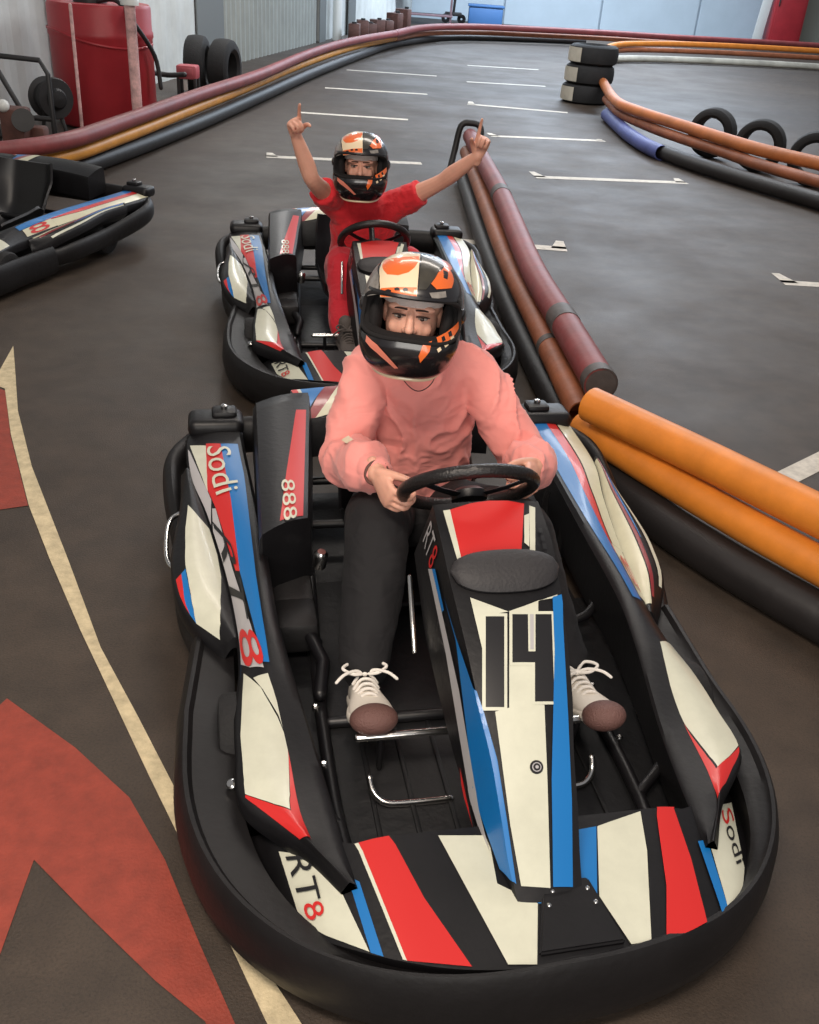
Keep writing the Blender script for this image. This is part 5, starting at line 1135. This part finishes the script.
def shoe(parent, heel, toe_dir, up, ms, L=.265, laces=True, wid=.047):
    """shoe lofted from heel to toe; ms = (upper, sole, lace)"""
    x = V(toe_dir).normalized(); z = V(up); z = (z - x*z.dot(x)).normalized(); y = z.cross(x)
    mtx = Matrix((x, y, z)).transposed().to_4x4(); mtx.translation = V(heel)
    rt = empty('shoe'); rt.parent = parent; rt.matrix_local = mtx
    k = L/.265; w = wid/.047
    S = [(0,.020,.050),(.012,.030,.068),(.05,.033,.086),(.085,.033,.084),(.115,.037,.070),(.15,.043,.058),(.19,.047,.047),(.225,.044,.042),(.25,.034,.036),(.263,.018,.026)]
    bm = bmesh.new(); rows = []
    for s in resample(S, 3):
        row = []
        for j in range(15):
            a = PI*j/14
            row.append((s[0]*k, s[1]*w*math.cos(a)*(1.0 if math.sin(a) < .5 else .98), .018 + (s[2]-.014)*math.sin(a)**.75))
        rows.append(row + [(s[0]*k, -s[1]*.8*w, .012), (s[0]*k, s[1]*.8*w, .012)])
    g = strip(bm, rows, closed_u=True); bm.faces.new(g[0]); bm.faces.new(g[-1])
    tube(bm, [(.055*k,0,.06,.030,.034),(.050*k,0,.12,.034,.040)], n=16, up=(1,0,0))
    link('upper', bm, ms[0], rt, angle=60)
    bm = bmesh.new(); rows = []
    for s in resample(S, 3):
        t = s[0]/.263; toe = max(0, (t-.8)/.2)
        hh = .022 + .008*toe**1.2
        ww = s[1]*w + .0035
        row = [(s[0]*k, ww*c, zz) for c, zz in ((1,.0+.006),(1.02,.014),(1,hh),(.9,hh+.004),(0,hh*.6+.002),(-.9,hh+.004),(-1,hh),(-1.02,.014),(-1,.006),(-.9,0),(.9,0))]
        rows.append(row)
    rows.append([(x_ + .007*k if True else x_, y_*.8, z_) for x_, y_, z_ in rows[-1]])
    g = strip(bm, rows, closed_u=True); bm.faces.new(g[0]); bm.faces.new(g[-1])
    link('sole', bm, ms[1] if len(ms) < 4 else ms[3], rt, angle=60)
    if len(ms) > 3:
        bm = bmesh.new(); ball(bm, (.239*k, 0, .016), (.044*k, .050*w, .037), 28, 18); link('toe_cap', bm, ms[1], rt)
    if laces:
        bm = bmesh.new()
        for i in range(5):
            xx = .095 + .017*i; h = .084 - .0085*i
            tube(bm, resample([(xx*k,-.030,h-.014),(xx*k+.004,-.012,h+.008),(xx*k+.008,.012,h+.008),(xx*k+.004,.030,h-.014)], 4), .0042, n=8)
        b0 = (.10*k, 0, .096)
        for sy in (-1, 1):
            tube(bm, resample([b0, (.09,sy*.030,.118),(.115,sy*.055,.112),(.125,sy*.030,.098), b0], 5), .0042, n=8)
            tube(bm, resample([b0, (.12,sy*.025,.105),(.14,sy*.055,.100),(.15,sy*.075,.085)], 5), .004, n=8)
        ball(bm, b0, .009, 10, 8)
        link('laces', bm, ms[2], rt)
    return rt
def rot_to(fwd, up=(0,0,1)):
    """frame whose -y looks along fwd"""
    f = V(fwd).normalized(); x = V(up).cross(f) * 1.0
    y = -f; x = y.cross(V(up)).normalized() ; z = x.cross(y)
    return Matrix((x, y, z)).transposed()
# --- the person in the pink sweatshirt (coordinates of the nearest kart)
def driver_pink():
    org = V((0, 1.5, .10))
    S = lambda *p: tuple(V(p[:3]) - org) + tuple(p[3:])
    hc = V((-.072, 1.375, .950)) - org                    # helmet centre
    Rm = Euler((-math.radians(4), 0, 0)).to_matrix()
    yaw = Matrix.Rotation(-math.radians(15), 3, 'Z')
    Hm = (yaw @ Matrix.Rotation(-math.radians(7), 3, 'X') @ Matrix.Rotation(math.radians(3), 3, 'Y')).to_4x4(); Hm.translation = hc
    Hd = Hm @ Matrix.Translation((0, .005, -.008))
    shL, shR = (-.155,1.515,.715), (.150,1.515,.715)
    elL, elR = (-.232,1.40,.50), (.298,1.36,.49)
    wrL, wrR = (-.195,1.115,.60), (.235,1.13,.595)
    hipL, hipR = (-.095,1.53,.235), (.105,1.53,.235)
    knL, knR = (-.18,1.13,.42), (.20,1.10,.42)
    anL, anR = (-.25,.82,.165), (.285,.80,.155)
    bm = bmesh.new()
    head_bm(bm, Hd)
    tube(bm, [S(-.035,1.47,.78,.055), S(-.06,1.42,.87,.052)], n=16)
    tube(bm, [S(0,1.56,.24,.15,.10), S(0,1.58,.40,.135,.095), S(-.005,1.55,.58,.15,.10), S(-.02,1.51,.72,.13,.085), S(-.03,1.48,.79,.07,.06)], n=20, up=(0,-1,.1))
    for sh, el, wr in ((shL,elL,wrL),(shR,elR,wrR)):
        tube(bm, resample([S(*sh,.05), S(*el,.042), S(*wr,.027)], 6), n=14)
    for h, k_, a in ((hipL,knL,anL),(hipR,knR,anR)):
        tube(bm, resample([S(*h,.07), S(*k_,.045), S(*a,.032)], 6), n=14)
        tube(bm, [S(a[0], a[1]-.01, a[2]-.05, .026), S(a[0], a[1]-.10, a[2]-.005, .022)], n=12)
    grip = ((35,75,55),(40,75,55),(42,75,55),(45,72,50))
    d1 = V((.28,-.88,-.38)); hand(bm, V(S(*wrL)), d1, (.86,.40,-.05), (.2,.3,1), grip, .98, thumb=(40,25,30))
    d2 = V((-.35,-.90,.05)); hand(bm, V(S(*wrR)), d2, (-.80,.30,-.45), (-.1,.3,1), grip, .98, thumb=(40,25,30))
    bm = remesh(bm, .0034, 2)
    face_bits(bm, Hd, (1, 2, 3, 4))
    me_o = link('person', bm, [M['skin'], M['eye'], M['iris'], M['brow'], M['lip']], angle=80)
    P = me_o
    P.matrix_world = Matrix.Translation((K1[0], K1[1], 0)) @ Matrix.Rotation(K1[2], 4, 'Z') @ Matrix.Translation(org)
    tag(P, 'person in a pink sweatshirt and open helmet, gripping the wheel of the nearest kart', 'person')
    # sweatshirt
    bm = bmesh.new()
    tube(bm, resample([S(.01,1.57,.27,.175,.125), S(.01,1.58,.36,.18,.135), S(.01,1.56,.48,.172,.13), S(-.005,1.54,.60,.165,.125), S(-.012,1.515,.70,.150,.108), S(-.02,1.495,.755,.105,.085), S(-.03,1.475,.80,.078,.072)], 4), n=28, up=(0,-1,.12))
    for sh, el, wr, sx in ((shL,elL,wrL,-1),(shR,elR,wrR,1)):
        w = V(wr); e = V(el); cu = e + (w-e)*.87; c2 = e + (w-e)*.72
        tube(bm, resample([S(sh[0]*.55, sh[1], sh[2]+.005,.075), S(*sh,.072), S((sh[0]+el[0])/2+sx*.004,(sh[1]+el[1])/2,(sh[2]+el[2])/2,.072), S(*el,.070), S(*((e+(w-e)*.45)[:]),.068), S(*c2,.062), S(*cu,.044)], 5), n=20)
    bm = remesh(bm, .007, 5)
    folds(bm, .016, 6.5, (1.5,1,1.0), 3); folds(bm, .004, 13, (1,1,1.6), 8)
    sw_ = link('sweatshirt', bm, M['pink'], P, angle=80)
    cu = lambda el, wr: [S(*(V(el) + (V(wr)-V(el))*t)[:], r) for t, r in ((.78,.047),(.82,.045),(.90,.041),(.92,.038))]
    for el, wr in ((elL,wrL),(elR,wrR)):
        bm = bmesh.new(); tube(bm, cu(el, wr), n=22); link('cuff', bm, M['pink'], sw_)
    bm = bmesh.new(); c = V(S(-.262,1.305,.605)); 
    # small pale badge on the forearm
    eL, wL = V(S(*elL)), V(S(*wrL)); ax = (wL-eL).normalized(); nn = V((-.35,-.35,.87)); nn = (nn - ax*nn.dot(ax)).normalized(); ss = ax.cross(nn)
    ctr = eL + (wL-eL)*.52
    rows = []
    for u in span(-1, 1, 9):
        rows.append([ctr + ax*(.022*u) + (nn*math.cos(t) + ss*math.sin(t))*(.080 - .003*u) for t in span(-.18, .10, 6)])
    strip(bm, rows); tag(link('badge', bm, M['hcream'], sw_), 'small pale badge on the forearm')
    bm = bmesh.new()
    tube(bm, [(x, y, z) for x, y, z in [tuple(V(S(-.035,1.465,.80)) + V((.072*math.cos(a), .066*math.sin(a), .018*math.sin(a)))) for a in [2*PI*k/40 for k in range(40)]]], .010, n=10, closed=True)
    link('neckband', bm, M['pink'], sw_)
    # necklace
    bm = bmesh.new(); tube(bm, resample([S(-.095,1.435,.795),(S(-.085,1.385,.745)),S(-.045,1.368,.715),S(0,1.385,.735),S(.025,1.43,.79)], 6), .0014, n=6)
    link('necklace', bm, M['alu'], P)
    bm = bmesh.new(); w = V(S(*wrL)); dd = (V(S(*wrL)) - V(S(*elL))).normalized(); a = dd.orthogonal().normalized(); b = dd.cross(a)
    tube(bm, [w + dd*.0 + a*.031*math.cos(t) + b*.028*math.sin(t) for t in [2*PI*k/28 for k in range(28)]], .0045, n=8, closed=True)
    link('bracelet', bm, M['rustbrown'], P)
    # trousers
    bm = bmesh.new()
    tube(bm, [S(.005,1.50,.22,.165,.09), S(.005,1.57,.24,.17,.11), S(.005,1.60,.34,.165,.12)], n=24, up=(0,-1,.4))
    for h, k_, a in ((hipL,knL,anL),(hipR,knR,anR)):
        m1 = (V(h)+V(k_))/2; m2 = (V(k_)+V(a))/2
        tube(bm, resample([S(*h,.105), S(*m1[:],.100), S(*k_,.088), S(*m2[:],.078), S(a[0], a[1]+.03, a[2]+.02,.064)], 5), n=20)
    bm = remesh(bm, .009, 5); wrinkle(bm, .008, 12, (1.6,1,1), 5)
    link('trousers', bm, M['trousers'], P, angle=80)
    ms = (M['shoe_white'], M['sole'], M['lace'], M['shoe_white'])
    shoe(P, S(-.252,.845,.065), (-.03,-.86,.50), (0,.50,.86), ms, .295, wid=.054); shoe(P, S(.285,.80,.055), (.06,-.86,.50), (0,.52,.85), ms, .285, wid=.052)
    helmet(P, Hm)
    # white under-helmet cover showing above the eyes
    bm = bmesh.new(); rows = []
    for a in span(-70, 70, 31):
        a = math.radians(a)
        rows.append([Hd @ V((.084*math.sin(a), .006 - .109*math.cos(a), z)) for z in (.029, .034, .050, .070)])
    strip(bm, rows); bmesh.ops.solidify(bm, geom=bm.faces[:], thickness=.003)
    link('head_cover', bm, M['balaclava'], P)
    return P
driver_pink()

# --- the person in red on the second kart, both arms raised
def driver_red():
    k = K2; ca, sa = math.cos(k[2]), math.sin(k[2])
    def L(x, y, z):          # kart 2 local
        return V((x, y, z))
    org = V((0, 1.35, .10))
    S = lambda *p: tuple(V(p[:3]) - org) + tuple(p[3:])
    J = RED
    hc = V(J['head']) - org
    Hm = (Matrix.Rotation(-math.radians(9), 3, 'Z') @ Matrix.Rotation(-math.radians(5), 3, 'X')).to_4x4(); Hm.translation = hc
    Hd = Hm @ Matrix.Translation((0, .005, -.008))
    bm = bmesh.new(); head_bm(bm, Hd)
    ch = V(J['chest']); pv = V(J['pelvis']); nk = V(J['neck'])
    tube(bm, [S(*nk,.055), S(*(nk + (V(J['head'])-nk)*.6)[:], .052)], n=16)
    tube(bm, [S(*pv,.145,.10), S(*((pv+ch)/2)[:],.13,.095), S(*ch,.15,.10), S(*nk,.07,.06)], n=20, up=(0,-1,.1))
    for s in 'LR':
        sh, el, wr, tip = [V(J[q+s]) for q in ('sh','el','wr','hd')]
        m = sh + (el-sh)*.5; m2 = el + (wr-el)*.35
        tube(bm, resample([S(*sh,.050), S(*m,.046), S(*el,.038), S(*m2,.040), S(*wr,.027)], 5), n=14)
        d = tip - wr
        sx = 1 if s == 'L' else -1
        curls = ((4,6,5),(75,90,55),(78,92,55),(80,90,50))
        hand(bm, V(S(*wr)), d, (sx*.35,-.93,.1), (sx,0,.1), curls, .98, thumb=(50,45,45), spread=2)
    for s in 'LR':
        h, kn, an = [V(J[q+s]) for q in ('hip','kn','an')]
        tube(bm, resample([S(*h,.07), S(*kn,.045), S(*an,.034)], 6), n=14)
    bm = remesh(bm, .0036, 2); face_bits(bm, Hd, (1,2,3,4))
    P = link('person', bm, [M['skin'], M['eye'], M['iris'], M['brow'], M['lip']], angle=80)
    P.matrix_world = Matrix.Translation((k[0], k[1], 0)) @ Matrix.Rotation(k[2], 4, 'Z') @ Matrix.Translation(org)
    tag(P, 'person in red on the kart behind, both arms raised with index fingers up', 'person')
    bm = bmesh.new()
    tube(bm, resample([S(*(pv+V((0,0,.02)))[:],.165,.115), S(*((pv*2+ch)/3)[:],.17,.125), S(*((pv+ch*2)/3)[:],.165,.12), S(*ch,.168,.118), S(*(ch*.5+nk*.5)[:],.135,.095), S(*nk,.075,.068)], 4), n=26, up=(0,-1,.1))
    for s in 'LR':
        sh, el = V(J['sh'+s]), V(J['el'+s])
        tube(bm, resample([S(*(ch*.5+sh*.5)[:],.085), S(*sh,.074), S(*(sh+(el-sh)*.32)[:],.070), S(*(sh+(el-sh)*.52)[:],.068)], 5), n=18, cap='flat')
    bm = remesh(bm, .008, 4); wrinkle(bm, .009, 11, (1.6,1,1), 2); wrinkle(bm, .004, 25, (2,1,1), 6)
    link('t_shirt', bm, M['redshirt'], P, angle=80)
    bm = bmesh.new()
    tube(bm, [S(pv.x,pv.y-.06,pv.z-.02,.16,.09), S(*pv,.165,.11), S(pv.x,pv.y+.02,pv.z+.08,.16,.115)], n=22, up=(0,-1,.4))
    for s in 'LR':
        h, kn, an = [V(J[q+s]) for q in ('hip','kn','an')]
        tube(bm, resample([S(*h,.095), S(*((h+kn)/2)[:],.088), S(*kn,.078), S(*((kn+an)/2)[:],.068), S(*an,.062)], 5), n=18)
    bm = remesh(bm, .009, 4); wrinkle(bm, .008, 12, (1.5,1,1), 4)
    link('trousers', bm, M['redpants'], P, angle=80)
    for s in 'LR':
        an = V(J['an'+s]); sh_ = shoe(P, S(an.x, an.y-.05, an.z-.065), (.10,-1,.10), (0,.10,1), (M['shoe_dark'], M['shoe_dark'], M['shoe_dark']), .29, laces=True, wid=.052)
    helmet(P, Hm)
    bm = bmesh.new(); rows = []
    for a in span(-70, 70, 31):
        a = math.radians(a)
        rows.append([Hd @ V((.084*math.sin(a), .006 - .109*math.cos(a), z)) for z in (.029, .034, .050, .070)])
    strip(bm, rows); bmesh.ops.solidify(bm, geom=bm.faces[:], thickness=.003)
    link('head_cover', bm, M['balaclava'], P)
RED = dict(head=(-.045,1.10,.868), neck=(-.01,1.21,.70), chest=(.0,1.30,.54), pelvis=(0,1.42,.22),
           shL=(-.165,1.25,.65), shR=(.175,1.26,.65), elL=(-.285,1.02,.80), wrL=(-.365,.98,1.00), hdL=(-.38,.92,1.09),
           elR=(.36,1.13,.79), wrR=(.50,1.00,.94), hdR=(.52,.98,1.04),
           hipL=(-.09,1.40,.22), hipR=(.10,1.40,.22), knL=(-.14,.98,.42), knR=(.20,.98,.42), anL=(-.155,.68,.19), anR=(.25,.70,.17))
driver_red()

# ------------------------------------------------------------------ light and camera
w = bpy.data.worlds.new('World'); scene.world = w; w.use_nodes = True
bg = w.node_tree.nodes['Background']; bg.inputs['Color'].default_value = (.86,.86,.90,1); bg.inputs['Strength'].default_value = .30
def area(name, loc, size, energy, color, tilt=(0,0,0)):
    l = bpy.data.lights.new(name, 'AREA'); l.shape = 'RECTANGLE'; l.size, l.size_y = size; l.energy = energy; l.color = color
    o = bpy.data.objects.new(name, l); COL.objects.link(o); o.location = loc; o.rotation_euler = tilt
    return o
area('overhead_light', (-.7, -.1, 4.2), (2.0, .9), 190, (1,.87,.74), (math.radians(12),0,0))
area('overhead_light', (.6, 6.0, 4.4), (4, .6), 130, (1,.91,.82))
area('overhead_light', (-2.2, 14, 4.4), (.6, 5), 190, (1,.98,.95))  # unseen lamp added to brighten the left wall
area('overhead_light', (3.0, 12, 4.4), (5, .7), 300, (.95,.97,1))
area('overhead_light', (3.5, 20, 4.4), (6, 1.2), 800, (.74,.86,1))
area('overhead_light', (3, 28, 4.4), (9, 1.5), 1300, (.74,.86,1))
area('camera_side_fill', (.3, -3.2, 2.0), (3.2, 2.4), 150, (1,.95,.88), (math.radians(86),0,0))  # unseen fill light added behind the camera to brighten the driver's face
cam = bpy.data.cameras.new('Camera'); co = bpy.data.objects.new('Camera', cam); COL.objects.link(co)
TH, RO = .532087, .0758323
fwd = V((0, math.cos(TH), -math.sin(TH))); up0 = V((0, math.sin(TH), math.cos(TH))); rt0 = V((1,0,0))
rt = rt0*math.cos(RO) + up0*math.sin(RO); up_ = -rt0*math.sin(RO) + up0*math.cos(RO)
mw = Matrix((rt, up_, -fwd)).transposed().to_4x4(); mw.translation = (0, 0, 1.76104)
co.matrix_world = mw
cam.sensor_fit = 'HORIZONTAL'; cam.sensor_width = 36; cam.lens = 949.06/819*36; cam.clip_start = .02; cam.clip_end = 200
scene.camera = co
vs = scene.view_settings
vs.view_transform = 'Standard'; vs.look = 'None'; vs.gamma = 1; vs.use_curve_mapping = False; vs.exposure = 0.0
